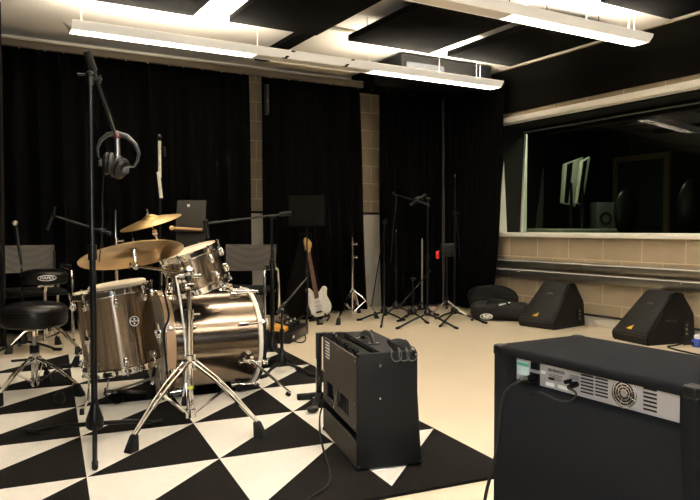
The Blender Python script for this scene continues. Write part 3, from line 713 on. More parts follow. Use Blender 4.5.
def badge(t, px, py, D, n, r=.034, txt='mapex'):
    c = at(px, py, D); n = V(n).normalized(); y = (_u-n*n.dot(_u)).normalized(); x = y.cross(n)
    MB().lathe([(0, 0), (r, 0), (r, .003), (0, .003)], c, n, 28).build('badge', M_blackp, t)
    bb = MB(); bb.lathe([(r*.86, .003), (r, .003), (r, .0045), (r*.86, .0045)], c, n, 28, closed=True)
    bb.text(txt, r*.55, c+n*.004, x, y); bb.lathe([(0, .003), (r*.2, .003), (r*.2, .004), (0, .004)], c+y*r*.45, n, 10); bb.lathe([(0, .003), (r*.2, .003), (r*.2, .004), (0, .004)], c-y*r*.45, n, 10)
    bb.build('badge_print', M_label, t)
nn = (-FW*.80+RT*.80); nn = (nn-ax*nn.dot(ax)).normalized()
mid = cbm+ax*FL_*.60+nn*(FR+.001)
cpx = mid-EYE; D_ = cpx.dot(FW); c = mid
def project(p): q = V(p)-EYE; d = q.dot(FW); return 350+FPX*q.dot(RT)/d, 250-FPX*q.dot(UP)/d, d
px, py, D_ = project(mid); badge(t, px, py, D_, nn, r=.028, txt='MAPEX')
pc = cbm+ax*(FL_+.004)+RT*.030+FW*.02
t = thing('practice_pad', 'round cream practice pad lying on top of the floor tom', 'drum pad', pc)
MB().lathe([(0, 0), (.155, 0), (.158, .006), (.158, .030), (.150, .036), (0, .036)], pc, ax, 48).build('pad_surface', M_head, t)
MB().lathe([(.157, .004), (.1615, .004), (.1615, .012), (.157, .012)], pc, ax, 48, closed=True).build('pad_rim', M_rubber, t)
# --- rack tom
D = 3.78
ct = at(190.5, 251, D); cbm = at(202, 286.5, D+.02); ax = (ct-cbm).normalized(); ax = (ax-FW*.10).normalized()
RR = .150; RL = (ct-cbm).length
t = thing('rack_tom', 'small tilted smoked metal tom drum mounted above the bass drum', 'drum', cbm)
drum_shell(t, cbm, ax, RR, RL, 6, -FW*.9+RT*.3)
tt_rack = t; rack_c = (ct+cbm)/2
mt = MB(); mt.tube([at(168, 276, D+.05), at(176, 275, D-.12), at(184, 281, D-.17)], .009, 8, smooth=1); mt.box(at(181, 279, D-.15), (.05, .03, .05), None, .006); mt.cyl(at(174, 276, D-.1), at(174, 290, D-.1), .008)
mt.build('mounting_bracket', M_chrome, t)
# drum key mount from bass drum
mt = MB(); p = at(226, 282, D); q = at(230, 290, D+.15); mt.cyl(p, q, .011); mt.box(at(227, 287, D+.1), (.06, .05, .04), None, .01); mt.cyl(at(228, 291, D+.1), at(258, 291, D+.15), .005)
mt.build('mounting_post', M_chrome, t)
# --- bass drum
BR = .288; yb = 3.98; zb_ = .335
f0 = oY(245, 338, yb); r0 = oY(163, 338, yb)
f0 = V((f0.x, yb, zb_)); r0 = V((r0.x, yb+.02, zb_))
t = thing('bass_drum', 'large smoked metal bass drum lying on its side with white striped hoop', 'drum', ((f0.x+r0.x)/2, yb, G))
ax = (f0-r0).normalized(); BL = (f0-r0).length
sh = MB().lathe([(BR, .0), (BR, BL+.03), (BR-.008, BL+.03), (BR-.008, 0)], r0, ax, 96, closed=True).build('shell', M_shellx, t)
MB().lathe([(BR+.002, BL-.012), (BR+.012, BL-.012), (BR+.012, BL+.010), (BR+.002, BL+.010)], r0, ax, 96, closed=True).build('front_hoop', M_cream, t)
MB().lathe([(BR+.002, -.04), (BR+.016, -.04), (BR+.016, .012), (BR+.002, .012)], r0, ax, 96, closed=True).build('rear_hoop', M_hoopw, t)
MB().lathe([(0, -.02), (BR-.002, -.02), (BR+.002, -.01), (BR-.002, -.005), (0, -.005)], r0, ax, 64).build('rear_head', M_head, t)
MB().lathe([(0, BL+.032), (BR-.002, BL+.032), (BR+.004, BL+.02), (BR+.004, BL+.036), (0, BL+.036)], r0, ax, 64).build('front_head', M_blackp, t)
u = V((0, 0, 1)); v = ax.cross(u)
for k in range(8):
    th = 2*PI*(k+.5)/8; d = u*math.cos(th)+v*math.sin(th)
    for h, sg in ((.10, -1), (BL-.10, 1)):
        lg = MB(); c = r0+ax*h+d*(BR+.010); lg.box(c, (.06, .02, .022), Matrix((ax, d.cross(ax), d)).transposed(), .005); lg.cyl(c, c+ax*sg*.12+d*.008, .004, seg=8)
        e = c+ax*sg*.115+d*.006; lg.box(e, (.022, .03, .024), Matrix((ax, d.cross(ax), d)).transposed(), .004); lg.cyl(e+ax*sg*.01, e+ax*sg*.028, .0055, seg=8); lg.bar(e+ax*sg*.025-d.cross(ax)*.02, e+ax*sg*.025+d.cross(ax)*.02, .006, .006, up=d)
        lg.build('tension_claw', M_chrome, t)
# spurs
for sgn in (-1, 1):
    if sgn < 0: c = oY(247, 357, yb-BR+.015); e = fl(290, 396, G)
    else: c = V((c.x, 2*yb-c.y, c.z)); e = V((e.x, 2*yb-e.y, G))
    s_m = MB(); s_m.lathe([(0, 0), (.03, 0), (.034, .012), (.024, .03), (0, .034)], c-V((0, sgn*-.012, 0)), V((0, sgn, 0)), 20); s_m.box(c+V((.0, sgn*.02, -.01)), (.04, .035, .05), Matrix.Rotation(.5, 3, 'Y'), .006); s_m.build('spur_bracket', M_chrome, t)
    st = c+V((.01, sgn*.035, -.01)); L = MB().cyl(st, e+V((0, 0, .02)), .0085, .0075).build('spur', M_chrome, t)
    MB().cyl(e+(st-e)*.09, e+V((0, 0, .004)), .013, .012, seg=12).build('rubber_foot', M_rubber, L)
# air vent + long chrome rod along hoop foot
MB().cyl(oY(240, 388, yb-.12), oY(258, 385, yb-.10), .016).ell(oY(239, 388, yb-.12), .022, u=12, v=8).build('hoop_clamp', M_blackm, t)

# --- kick pedal
t = thing('kick_pedal', 'chrome kick drum pedal on the rug between the floor tom and bass drum', 'pedal', fl(140, 392, G))
a = fl(112, 396, G)+V((0, 0, .03)); b = oY(166, 374, 3.93)
fb = MB(); dd = (b-a).normalized(); fb.bar(a, b, .075, .007, bev=.002); fb.build('footboard', M_satin, t)
MB().box(fl(142, 394, G)+V((0, 0, .006)), ((b-a).length, .085, .010), Matrix.Rotation(math.atan2(dd.y, dd.x), 3, 'Z'), .002).build('base_plate', M_blackm, t)
s = V((-dd.y, dd.x, 0)).normalized(); ps = MB()
for k in (-1, 1): ps.cyl(V((b.x, b.y, G))+s*k*.05, V((b.x, b.y, .25))+s*k*.05, .010, .008)
ps.cyl(V((b.x, b.y, .245))-s*.07, V((b.x, b.y, .245))+s*.07, .008); ps.build('posts', M_chrome, t)
MB().tube([V((b.x, b.y, .245)), V((b.x-.03, b.y, .36))], .004, 8).build('beater_shaft', M_chrome, t); MB().cyl(V((b.x-.05, b.y, .36)), V((b.x-.005, b.y, .37)), .024).build('beater', M_head, t)
MB().tube([V((b.x, b.y, .24)), V((b.x-.02, b.y, .12)), b], .006, 6).build('chain', M_satin, t)
MB().box(a+V((0, 0, -.01)), (.05, .08, .02), None, .004).build('heel_hinge', M_chrome, t)

# --- front cymbal stand (chrome, double braced)
Cx, Cy = .99, 3.31
t = thing('cymbal_stand', 'chrome double braced cymbal stand with yellow tape, front of the drum kit', 'stand', (Cx, Cy, G), group='cymbal stands')
cx = fl(190, 418, G); 
zc = zat(Cx, Cy, 361); zb2 = zat(Cx, Cy, 413)
chrome_tripod(t, (Cx, Cy), [fl(131, 452, G), fl(261, 437, G), (Cx+.1, Cy+.42)], zc, max(zb2, .07), g=G, r=.017, w=.017)
c = V((Cx, Cy, 0)); z1 = zat(Cx, Cy, 314); z2 = zat(Cx, Cy, 276)
MB().cyl((Cx, Cy, max(zb2-.02, .03)), (Cx, Cy, z1), .0165, seg=20).build('lower_tube', M_chrome, t)
MB().cyl((Cx, Cy, z1), (Cx, Cy, z2), .0115, seg=16).build('upper_tube', M_chrome, t)
mb = MB(); clampring(mb, (Cx, Cy, z1), .024); mb.build('height_clamp', M_chrome, t)
mb = MB(); clampring(mb, (Cx, Cy, z2), .022); mb.ell((Cx, Cy, z2+.02), (.03, .028, .03), u=14, v=9); mb.cyl(V((Cx, Cy, z2))-RT*.05, V((Cx, Cy, z2))+RT*.06, .01); mb.box(V((Cx, Cy, z2-.05)), (.05, .04, .03), None, .006); mb.build('tilter', M_chrome, t)
zt_ = zat(Cx, Cy, 387); MB().cyl((Cx, Cy, zt_-.008), (Cx, Cy, zt_+.008), .0175, seg=20).build('yellow_tape', M_yell, t)
Dc = (V((Cx, Cy, .8))-EYE).dot(FW)
arm_e = at(136, 266, Dc+.12); arm_s = at(192, 274, Dc)
MB().cyl(arm_s, arm_e, .0075).build('boom_arm', M_chrome, t)
tip = at(133, 238, Dc+.12)
mb = MB(); mb.ell(arm_e, (.018, .018, .02), u=12, v=8); mb.cyl(arm_e, tip, .0042); mb.cyl(at(134.3, 257, Dc+.12), at(134, 250, Dc+.12), .013); knob(mb, arm_e, -RT); mb.build('cymbal_rod', M_chrome, t)
mb = MB(); mb.lathe([(0, 0), (.012, 0), (.012, .012), (.007, .02), (0, .02)], at(133.7, 249, Dc+.12), UP, 12); mb.build('felt_washer', M_rubber, t)

def cymbal(label, px, py, D, R, roll, lean, m, name='cymbal'):
    n = (UP*math.cos(roll) + RT*math.sin(roll)); n = (n*math.cos(lean) - FW*math.sin(lean)).normalized()
    c = at(px, py, D); t = thing(name, label, 'cymbal', c-n*.02, group='cymbals')
    prof = [(.006, .036), (.02, .034), (.042, .022), (.05, .014), (R*.5, .008), (R*.97, -.012), (R, -.013), (R, -.015), (R*.5, .006), (.05, .012), (.04, .019), (.02, .031), (.006, .033)]
    MB().lathe(prof, c, n, 72, closed=True).build('cymbal_plate', m, t)
    return n, c
cymbal('large bronze ride cymbal tilted over the floor tom', 131.5, 253, Dc+.12, .264, -.235, -.19, M_bronze2)
n, c = cymbal('smaller bright bronze crash cymbal tilted at the top of the drum kit', 150.5, 220.5, 4.1, .186, -.235, .235, M_bronze)
# crash stand
b = colx(166, 4.15)
t = thing('cymbal_stand', 'chrome cymbal stand behind the small drum holding the bright crash cymbal', 'stand', (b.x, b.y, G), group='cymbal stands')
chrome_tripod(t, (b.x, b.y), tri(b, .22, 1.9), .40, .12, g=G, r=.013)
MB().cyl((b.x, b.y, .09), (b.x, b.y, .62), .013).build('lower_tube', M_chrome, t); zt = zat(b.x, b.y, 262)
MB().cyl((b.x, b.y, .62), (b.x, b.y, zt), .010).build('upper_tube', M_chrome, t)
MB().cyl((b.x, b.y, zt), c-n*.05+V((.01, 0, -.02)), .008).build('boom_arm', M_chrome, t)
mb = MB(); mb.ell(c-n*.055+V((.01, 0, -.02)), (.018, .016, .022), u=12, v=8); mb.cyl(c-n*.05, c+n*.075, .0045); mb.lathe([(0, 0), (.014, 0), (.014, .01), (0, .012)], c+n*.036, n, 12); mb.build('cymbal_rod', M_chrome, t)
# two more bare stands behind
def bare(px, D, topy, label, pieces):
    b = colx(px, D); t = thing('cymbal_stand', label, 'stand', (b.x, b.y, 0), group='cymbal stands')
    chrome_tripod(t, (b.x, b.y), tri(b, .3, .7), .42, .10, g=0 if D > 5.6 else G, r=.012)
    MB().cyl((b.x, b.y, .08), (b.x, b.y, .70), .013).build('lower_tube', M_chrome, t)
    for nm, y0, y1, r, mm, x0, x1 in pieces:
        MB().cyl(at(x0, y0, D), at(x1, y1, D), r).build(nm, mm, t)
    return t, b
t, b = bare(116, 4.9, 210, 'bare chrome cymbal stand rod rising behind the ride cymbal', [('upper_tube', 300, 210, .0065, M_chrome, 116, 115.5)])
mb = MB(); clampring(mb, at(116.5, 241, 4.9), .012); mb.build('clamp', M_chrome, t)
t, b = bare(160.5, 5.2, 137, 'tall bare cymbal stand with pale sleeves rising behind the crash cymbal', [('upper_tube', 300, 137, .0075, M_blackm, 160.5, 159.5), ('pale_sleeve', 178, 141, .012, M_cream, 159.8, 159.6), ('lower_sleeve', 198, 172, .0135, M_cream, 161.2, 158.3)])
mb = MB(); mb.ell(at(159.5, 137, 5.2), (.016, .016, .022), u=10, v=8); mb.cyl(at(159.5, 149, 5.2), at(164.5, 149, 5.2), .007); mb.cyl(at(164, 147, 5.2), at(165, 156, 5.2), .008); mb.build('wing_clamp', M_blackm, t)
# white cable down the kit
tag(MB().tube([at(176, 276, 3.62), at(179, 292, 3.6), at(183, 320, 3.58), at(186, 350, 3.56), at(186, 378, 3.56), at(183, 396, 3.6)], .0055, 8, smooth=2).build('white_cable', M_label), 'thin white cable hanging down between the cymbal stand and the small drum', 'cable')
tag(MB().tube([at(162, 286, 3.75), at(166, 300, 3.7), at(170, 318, 3.7), at(163, 330, 3.72), at(166, 360, 3.72), at(170, 398, 3.6)], .006, 8, smooth=2).build('black_cable', M_rubber), 'black cable hanging between the floor tom and bass drum', 'cable')

# --- drum stools
def stool(label, px, Dist, R, zs, th, feet, g, zc, zb, logo=False):
    b = colx(px, Dist); t = thing('drum_stool', label, 'stool', (b.x, b.y, g), group='drum stools')
    s_ = MB().lathe([(0, zs), (R*.4, zs-.001), (R*.7, zs-.008), (R*.88, zs-.018), (R*.97, zs-.032), (R, zs-.05), (R, zs-th+.04), (R*.97, zs-th+.012), (R*.88, zs-th), (0, zs-th)], (b.x, b.y, 0), seg=56).build('seat', M_vinyl, t)
    MB().lathe([(R-.001, zs-.052), (R+.003, zs-.052), (R+.003, zs-.047), (R-.001, zs-.047)], (b.x, b.y, 0), seg=56, closed=True).build('piping', M_vinyl, s_)
    MB().box((b.x, b.y, zs-th-.012), (.12, .12, .022), None, .004).cyl((b.x, b.y, zs-th-.06), (b.x, b.y, zs-th-.01), .022).build('seat_clamp', M_chrome, t)
    MB().cyl((b.x, b.y, zc-.1), (b.x, b.y, zs-th-.01), .0125).build('post', M_satin, t)
    MB().cyl((b.x, b.y, zb-.03), (b.x, b.y, zc+.02), .019).build('lower_tube', M_chrome, t)
    MB().cyl((b.x, b.y, zc+.0), (b.x, b.y, zc+.045), .028).build('height_collar', M_blackm, t)
    chrome_tripod(t, (b.x, b.y), feet(b), zc-.035, zb, g=g, r=.016, w=.014)
    return t, b
t, b = stool('large black vinyl drum stool on chrome tripod, nearest at the left edge', 32.5, 4.05, .190, .565, .145, lambda b: [fl(80, 396, G), fl(-3, 407, G), (b.x+.10, b.y+.30)], G, .26, .085)
t, b = stool('drum stool with an oval white logo on its cushion, behind the nearer stool', 44, 5.6, .180, .672, .125, lambda b: [fl(79, 356), fl(8, 354), (b.x+.12, b.y+.2)], 0, .28, .10)
n = (-FW+RT*.12); n.z = 0; n.normalize(); x = _u.cross(n).normalized(); c = V((b.x, b.y, .578))+n*.1945+x*.045 if 0 else V((b.x, b.y, .572))
# oval logo wrapped on the cushion side
lg = MB(); Rl = .1835
def onrim(a, z, r=Rl): d = n*math.cos(a)+x*math.sin(a); return V((b.x, b.y, z))+d*r
ring = [onrim(.40+.38*math.cos(k*2*PI/28), .606+.021*math.sin(k*2*PI/28), Rl+.001) for k in range(28)]
lg.tube(ring, .0028, 6, closed=True)
dl = n*math.cos(.40)+x*math.sin(.40); lg.text('MAPEX', .034, onrim(.40, .606, Rl+.0035), _u.cross(dl), _u, .002)
lg.build('logo', M_label, t)

# --- visitor chairs with perforated backs
def chair(label, px, D, rot, loc=None):
    b = colx(px, D) if loc is None else V(loc)
    t = thing('visitor_chair', label, 'chair', b, rot, group='mesh back chairs')
    # local: faces -y (towards the viewer)
    back = MB()
    n = 14; P = []
    for i in range(n+1):
        a = (i/n-.5); P.append(V((a*.50, .22+.02*(1-(2*a)**2), 0)))
    for i in range(n):
        A, B = P[i], P[i+1]; back.prism([A+V((0, 0, .60)), B+V((0, 0, .60)), B+V((0, .018, .60)), A+V((0, .018, .60))], (0, .05, .25))
    back.build('backrest', M_screen, t, local=True)
    MB().box((0, -.02, .445), (.47, .46, .05), None, .018).build('seat', mat('black_seat_cloth', (.010, .010, .010), .8), t, local=True)
    for sx in (-1, 1):
        x = sx*.275
        MB().tube([(x, -.24, .0), (x, -.235, .60), (x, -.20, .64), (x, .0, .645), (x, .18, .645), (x, .24, .60), (x, .27, .30), (x, .30, .0)], .0125, 10, smooth=2).build('side_frame', M_chrome, t, local=True)
        MB().box((x, -.02, .667), (.045, .26, .022), None, .008).build('armrest', M_blackp, t, local=True)
        MB().cyl((x, -.24, 0), (x, -.24, .02), .016, seg=10).cyl((x, .3, 0), (x, .3, .02), .016, seg=10).build('foot_cap', M_rubber, t, local=True)
    MB().cyl((-.275, -.15, .42), (.275, -.15, .42), .010).cyl((-.275, .15, .42), (.275, .15, .42), .010).cyl((-.235, .19, .42), (-.235, .215, .80), .010).cyl((.235, .19, .42), (.235, .215, .80), .010).build('cross_frame', M_blackm, t, local=True)
    return t
chair('chair with perforated brown back and chrome frame behind the stools at far left', 32, 6.05, -YAW+.65)
chair('chair with perforated back half hidden behind the bass drum', 242, 6.2, -YAW-.15)

# ================================================================== guitar amplifier (combo, seen from the rear)
AO = fl(357.5, 471.5, G); AR = math.atan2(-.242, .970)
t = thing('guitar_amplifier', 'black combo guitar amplifier seen from behind, standing on the rug edge', 'amplifier', (AO.x, AO.y, G+.0), AR)
# local frame: x = depth (rear at 0), y = width (near side at 0), z up
AW, AH, ADb, ADt = .585, .480, .280, .252
Minv = t.matrix_basis.inverted()
def loc_on_rear(px, py, x=0.0):
    n = (t.matrix_basis.to_3x3() @ V((1, 0, 0))); P0 = t.matrix_basis @ V((x, 0, 0)); d = ray(px, py); k = (P0-EYE).dot(n)/d.dot(n); return Minv @ (EYE+d*k)
th = .018; z0 = 0.006
cab = MB()
def side(y): cab.prism([(0, y, z0), (ADb, y, z0), (ADt, y, AH), (0, y, AH)], (0, th, 0), .003)
side(0); side(AW-th)
cab.box((ADb/2, AW/2, z0+th/2), (ADb-.002, AW-2*th, th))
zt = AH
cab.box((.105+(ADt-.105)/2, AW/2, zt-th/2), (ADt-.105, AW-2*th+.002, th))
cab.box((ADb-.02, AW/2, AH/2), (.016, AW-2*th, AH-2*th-.01))
cab.build('cabinet', M_tolex, t, local=True)
# back boards with the two vent windows
ul = loc_on_rear(322, 377); zl = [loc_on_rear(p, q) for p, q in ((323, 379), (335, 399), (338.5, 392), (352, 416))]
zv1 = .262; zv0 = .185
bb = MB(); yA = AW-th; yB = th
def rb(y0, y1, z0_, z1_): bb.box((.004, (y0+y1)/2, (z0_+z1_)/2), (.008, abs(y1-y0), z1_-z0_))
rb(yA, yB, zv1, AH-.018)                     # upper board
yv = [yA-.05, yA-.19, yA-.25, yA-.44]
rb(yA, yv[0], zv0, zv1); rb(yv[1], yv[2], zv0, zv1); rb(yv[3], yB, zv0, zv1)
rb(yA, yB, zv0-.03, zv0)
bb.build('upper_back_board', M_board, t, local=True)
MB().box((.004, AW/2, .062), (.008, AW-2*th, .105)).build('lower_back_board', M_board, t, local=True)
sp = MB().lathe([(.0, .0), (.05, 0), (.055, .03), (.14, .09), (.155, .10), (.155, .11), (0, .11)], (.13, AW*.52, .22), (1, 0, 0), 36).build('loudspeaker', M_spk, t, local=True)
gs = MB()
for k in range(7): gs.box((.011, yv[2]-.02-.026*k, (zv0+zv1)/2), (.006, .008, zv1-zv0+.01))
gs.build('tube_cage_bars', M_blackm, t, local=True)
MB().box((.016, (yv[2]+yv[3])/2, (zv0+zv1)/2-.01), (.004, .19, .062)).build('vent_light_insert', M_pale, t, local=True)  # pale boards standing in for the blue-white light seen through the vents
MB().box((.016, yv[1]+.025, (zv0+zv1)/2), (.004, .06, .075)).build('vent_light_insert', M_pale, t, local=True)
MB().box((.040, (yv[0]+yv[1])/2+.02, (zv0+zv1)/2), (.004, .16, .085)).build('inner_plate', M_spk, t, local=True)
lg = MB()                                     # white rating print
for k in range(6): lg.box((-.0008, yA-.065, .448-.0145*k), (.001, .070-.010*(k % 2), .0060))
lg.box((-.0008, yA-.107, .412), (.001, .004, .080)); lg.build('printed_label', M_label, t, local=True)
sc_ = MB()
for y, z in ((yA-.012, AH-.03), (yA-.27, AH-.03), (yB+.012, AH-.035), (yA-.012, .30), (yA-.012, zv0-.01), (yA-.13, zv0-.015), (yA-.19, zv0-.015), (yB+.02, zv0-.015), (yB+.012, .27)): sc_.ell((-.001, y, z), (.003, .0065, .0065), u=8, v=6)
for zz in (.427, .292): sc_.ell((.098, -.001, zz), (.006, .003, .006), u=10, v=6)
sc_.build('screws', M_chrome, t, local=True)
# control recess on top
cp = MB().box((.058, AW/2, AH-.045), (.095, AW-2*th, .004), Matrix.Rotation(-.42, 3, 'Y')).build('control_panel', M_satin if 0 else M_blackm, t, local=True)
for k in range(9):
    y = AW-.07-.048*k
    kb = MB().cyl((.050, y, AH-.045), (.034, y, AH-.008), .0105, .0085, seg=12).build('knob', M_blackp if k % 3 else M_chrome, cp, local=True)
    if k % 2 == 0: MB().cyl((.040, y, AH-.014), (.0385, y, AH-.010), .0055, seg=10).build('knob_cap', M_chrome, t, local=True) if 0 else None
for k in range(8): MB().cyl((.060, AW-.094-.048*k, AH-.042), (.044, AW-.094-.048*k, AH-.004), .0035, seg=6).build('switch', M_chrome, cp, local=True)
MB().cyl((.05, AW-.085, AH-.02), (.035, AW-.085, AH+.004), .013, .012, seg=14).cyl((.05, AW-.06, AH-.03), (.05, AW-.03, AH-.002), .012, seg=12).build('jack_plug', M_chrome, t, local=True)
hd = MB().tube([(.135, .20, AH+.004), (.135, .207, AH+.022), (.135, .24, AH+.034), (.135, .29, AH+.037), (.135, .335, AH+.033), (.135, .362, AH+.020), (.135, .37, AH+.004)], .013, 10, smooth=1).build('handle', M_blackp, t, local=True)
for y in (.198, .372): MB().box((.135, y, AH+.004), (.05, .026, .010), None, .003).build('handle_end', M_chrome, hd, local=True)
for y in (0, AW):
    for (x, z) in ((0, AH), (ADt, AH), (0, z0), (ADb, z0)): MB().ell((x+(.006 if x == 0 else -.006), y+(.006 if y == 0 else -.006), z+(-.006 if z > .1 else .006)), .011, u=10, v=8).build('corner_protector', M_blackp, t, local=True)
ft = MB()
for y in (.05, AW-.05):
    for x in (.05, ADb-.05): ft.cyl((x, y, 0), (x, y, z0+.002), .015, seg=12)
ft.build('rubber_feet', M_rubber, t, local=True)
# coiled lead on its top
Mx = t.matrix_basis
lc = MB()
for k in range(5):
    pts = []
    for a in range(18):
        q = 2*PI*a/18; pts.append(Mx @ V((.205+.040*math.cos(q)-.004*k, .040+.022*math.sin(q)+.003*k, AH+.010+.0065*k+.003*math.sin(3*q+k))))
    lc.tube(pts, .0055, 6, closed=True)
lc = lc.build('coiled_lead', M_rubber); tag(lc, 'black coiled lead lying on the top corner of the guitar amplifier', 'cable')
l2 = MB()
for k in range(3):
    y = -.007-.003*k
    l2.tube([Mx @ V(q) for q in ((.15+.033*k, .03, AH+.016), (.145+.033*k, -.006, AH+.008), (.142+.033*k, y, AH-.018), (.155+.033*k, y, AH-.036), (.175+.033*k, y, AH-.038), (.190+.033*k, y, AH-.020), (.185+.033*k, -.006, AH+.008), (.18+.033*k, .03, AH+.016))], .0026, 6, smooth=2)
l2.build('hanging_loops', M_greystand if 0 else mat('grey_cable', (.05, .05, .045), .45), lc)
# its power lead on the rug
pw = [Mx @ V((-.006, AW-.06, .16)), at(320, 412, 3.3), at(319.5, 424, 3.15), at(320, 436, 3.05), fl(324, 452, G+.006), fl(331, 474, G+.006), fl(328, 487, G+.006), fl(315, 494, G+.006), fl(304, 502, .006), fl(296, 520, .006)]
tag(MB().tube(pw, .0045, 8, smooth=2).build('power_lead', M_rubber), 'black power lead curling over the rug from the guitar amplifier', 'cable')

# black upright stand behind the amplifier
b = fl(318.8, 399, G)
t = thing('equipment_stand', 'black upright frame stand with a small white sticker behind the guitar amplifier', 'stand', b)
zt = zat(b.x, b.y, 333); y_ = Mx.to_3x3() @ V((0, 1, 0)); x_ = Mx.to_3x3() @ V((1, 0, 0))
MB().box((b.x, b.y, (G+zt)/2), (.03, .035, zt-G), Matrix.Rotation(AR, 3, 'Z'), .003).box(V((b.x, b.y, zt-.01))+x_*.06, (.15, .03, .022), Matrix.Rotation(AR, 3, 'Z'), .003).build('upright', M_blackm, t)
e = fl(297, 400, G); e2 = V((b.x, b.y, G))+x_*.12
MB().bar(e+V((0, 0, .018)), V((b.x, b.y, G+.03)), .03, .022, bev=.003).bar(V((b.x, b.y, G+.03)), e2+V((0, 0, .018)), .03, .022, bev=.003).build('base_bar', M_blackm, t)
dd = (e-V((b.x, b.y, G))).normalized()
MB().bar(e+V((0, 0, .017)), e-dd*.09+V((0, 0, .019)), .04, .032, bev=.006).build('rubber_end', M_rubber, t)
e3 = fl(313, 413, G); MB().bar(e3+V((0, 0, .018)), V((b.x, b.y, G+.03)), .03, .022, bev=.003).ell(e3+V((0, 0, .02)), (.035, .025, .02), u=12, v=8).build('front_foot', M_blackm, t)
MB().box(V((b.x, b.y, zat(b.x, b.y, 363)))-x_*.016-y_*.0, (.002, .022, .05), Matrix.Rotation(AR, 3, 'Z')).build('sticker', M_label, t)

# ================================================================== bass amplifier (front right)
BX = 1.525; BH = .628
pL = oX(492.8, 344.5, BX); pR = oX(696, 387, BX)
BH = (pL.z+pR.z)/2; by1 = pL.y; by0 = pR.y; BW = by1-by0; BD = .40
t = thing('bass_amplifier', 'large charcoal carpeted bass amplifier seen from behind with a silver rear panel', 'amplifier', (BX+BD/2, (by0+by1)/2, 0))
q = [oX(x, y, BX+.02) for x, y in ((513, 356), (685, 394), (684.5, 426), (513, 380))]
pz1 = BH-.028; pz0 = (q[2].z+q[3].z)/2; py1 = q[0].y; py0 = q[1].y
rc = .045; yc = (by0+by1)/2
body = MB().box((BX+BD/2, yc, (BH+.03)/2), (BD, BW, BH-.03), None, .012, 3).build('cabinet', M_carpet, t)
cut = MB().prism([(BX-.02, py0, pz0-.022), (BX+rc, py0, pz0), (BX+rc, py0, BH-.028), (BX-.02, py0, BH-.028)], (0, py1-py0, 0)).build('cutter', M_carpet, t)
bo = body.modifiers.new('recess', 'BOOLEAN'); bo.operation = 'DIFFERENCE'; bo.object = cut; bo.solver = 'EXACT'
me_ = bpy.data.meshes.new_from_object(body.evaluated_get(bpy.context.evaluated_depsgraph_get()))
body.modifiers.clear(); body.data = me_; bpy.data.objects.remove(cut)
px0 = BX+rc-.006
pn = MB(); pn.box((px0, (py0+py1)/2, (pz0+BH-.028)/2), (.006, py1-py0, BH-.028-pz0)); pnl = pn.build('rear_panel', M_silverp, t)
def pp(x, y, dx=0.0): return oX(x, y, px0-.003-dx)
def pbox(mb, x0, y0, x1, y1, th=.002):     # rectangle on the panel between two survey points (top left, bottom right at column x0)
    a = pp(x0, y0); b_ = pp(x0, y1); c = pp(x1, y0)
    mb.box((px0-.003-th/2, (a.y+c.y)/2, (a.z+b_.z)/2), (th, abs(a.y-c.y), abs(a.z-b_.z))); return mb
pbox(MB(), 517.5, 360, 529, 373.5, .001).build('sticker', M_pale, t); pbox(MB(), 517.5, 361.5, 529, 364.5, .0016).build('sticker_bar', M_teal, t)
sw = pbox(MB(), 532, 361.5, 540, 368.5, .006); sw.build('power_switch', M_blackp, t)
pbox(MB(), 531, 372, 540, 383, .006).build('power_socket', M_blackp, t)
iec = MB(); a = pp(535.5, 377); iec.cyl(a+V((-.006, 0, 0)), a+V((-.030, .004, -.004)), .0115, .0105, seg=14); iec.cyl(a+V((-.03, .004, -.004)), a+V((-.05, .02, -.009)), .009, .006, seg=12)
iec = iec.build('power_plug', M_blackp, t)
for q_ in ((541, 370, 545.5, 373.2), (546, 381.5, 554.5, 385), (558, 384.5, 568.5, 388)): pbox(MB(), *q_, .001).build('paper_label', M_label, t)
pr_ = MB()
a = pp(556.5, 371.5); pr_.text('BEHRINGER', .0125, a+V((-.0008, 0, 0)), (0, -1, 0), (0, 0, 1), .0005)
for k in range(4): pbox(pr_, 549, 373.5+k*1.6, 563-(k % 2)*2, 374+k*1.6, .0006)
for k in range(3): pbox(pr_, 570, 374.8+k*1.5, 579, 375.3+k*1.5, .0006)
pbox(pr_, 548.5, 377.2, 554.5, 379.2, .0008)
pr_.build('printed_text', M_ink, t)
jk = MB(); a = pp(573.5, 383); jk.cyl(a+V((-.0, .010, .004)), a+V((-.022, .012, .003)), .0065, seg=12).cyl(a+V((0, -.010, .001)), a+V((-.022, -.010, 0)), .0065, seg=12); jk.build('jack_sockets', M_blackm, t)
a = pp(577, 384); jp = MB().cyl(a, a+V((-.035, 0, -.006)), .0085, .007, seg=12).build('jack_plug', M_blackp, t)
def slots(xa, xb, ytop, n, step, h):
    vt = MB()
    for k in range(n): pbox(vt, xa, ytop+k*step, xb, ytop+k*step+h, .0012)
    vt.build('vent_slots', M_ink, t)
slots(581, 593.5, 373.8, 6, 3.35, 1.5); slots(595.5, 608, 377.0, 6, 3.35, 1.5); slots(643.5, 657, 387, 6, 4.1, 1.9)
fc = pp(625.5, 393); fan = MB(); fan.lathe([(0, 0), (.037, 0), (.037, .002), (0, .002)], fc, (-1, 0, 0), 32); fan.build('fan_opening', M_ink, t)
fg = MB()
for r_ in (.010, .018, .026, .034, .040): fg.lathe([(r_-.0014, .004), (r_+.0014, .004), (r_+.0014, .007), (r_-.0014, .007)], fc, (-1, 0, 0), 32, closed=True)
for k in range(4):
    an = k*PI/4+.4; d = V((0, math.cos(an), math.sin(an))); fg.cyl(fc+d*-.043+V((-.004, 0, 0)), fc+d*.043+V((-.004, 0, 0)), .0014, seg=6)
fg.build('fan_grille', M_chrome, t)
hb = MB().lathe([(0, .002), (.009, .002), (.009, .0075), (0, .0075)], fc, (-1, 0, 0), 16); hb.build('fan_hub', M_satin, t)
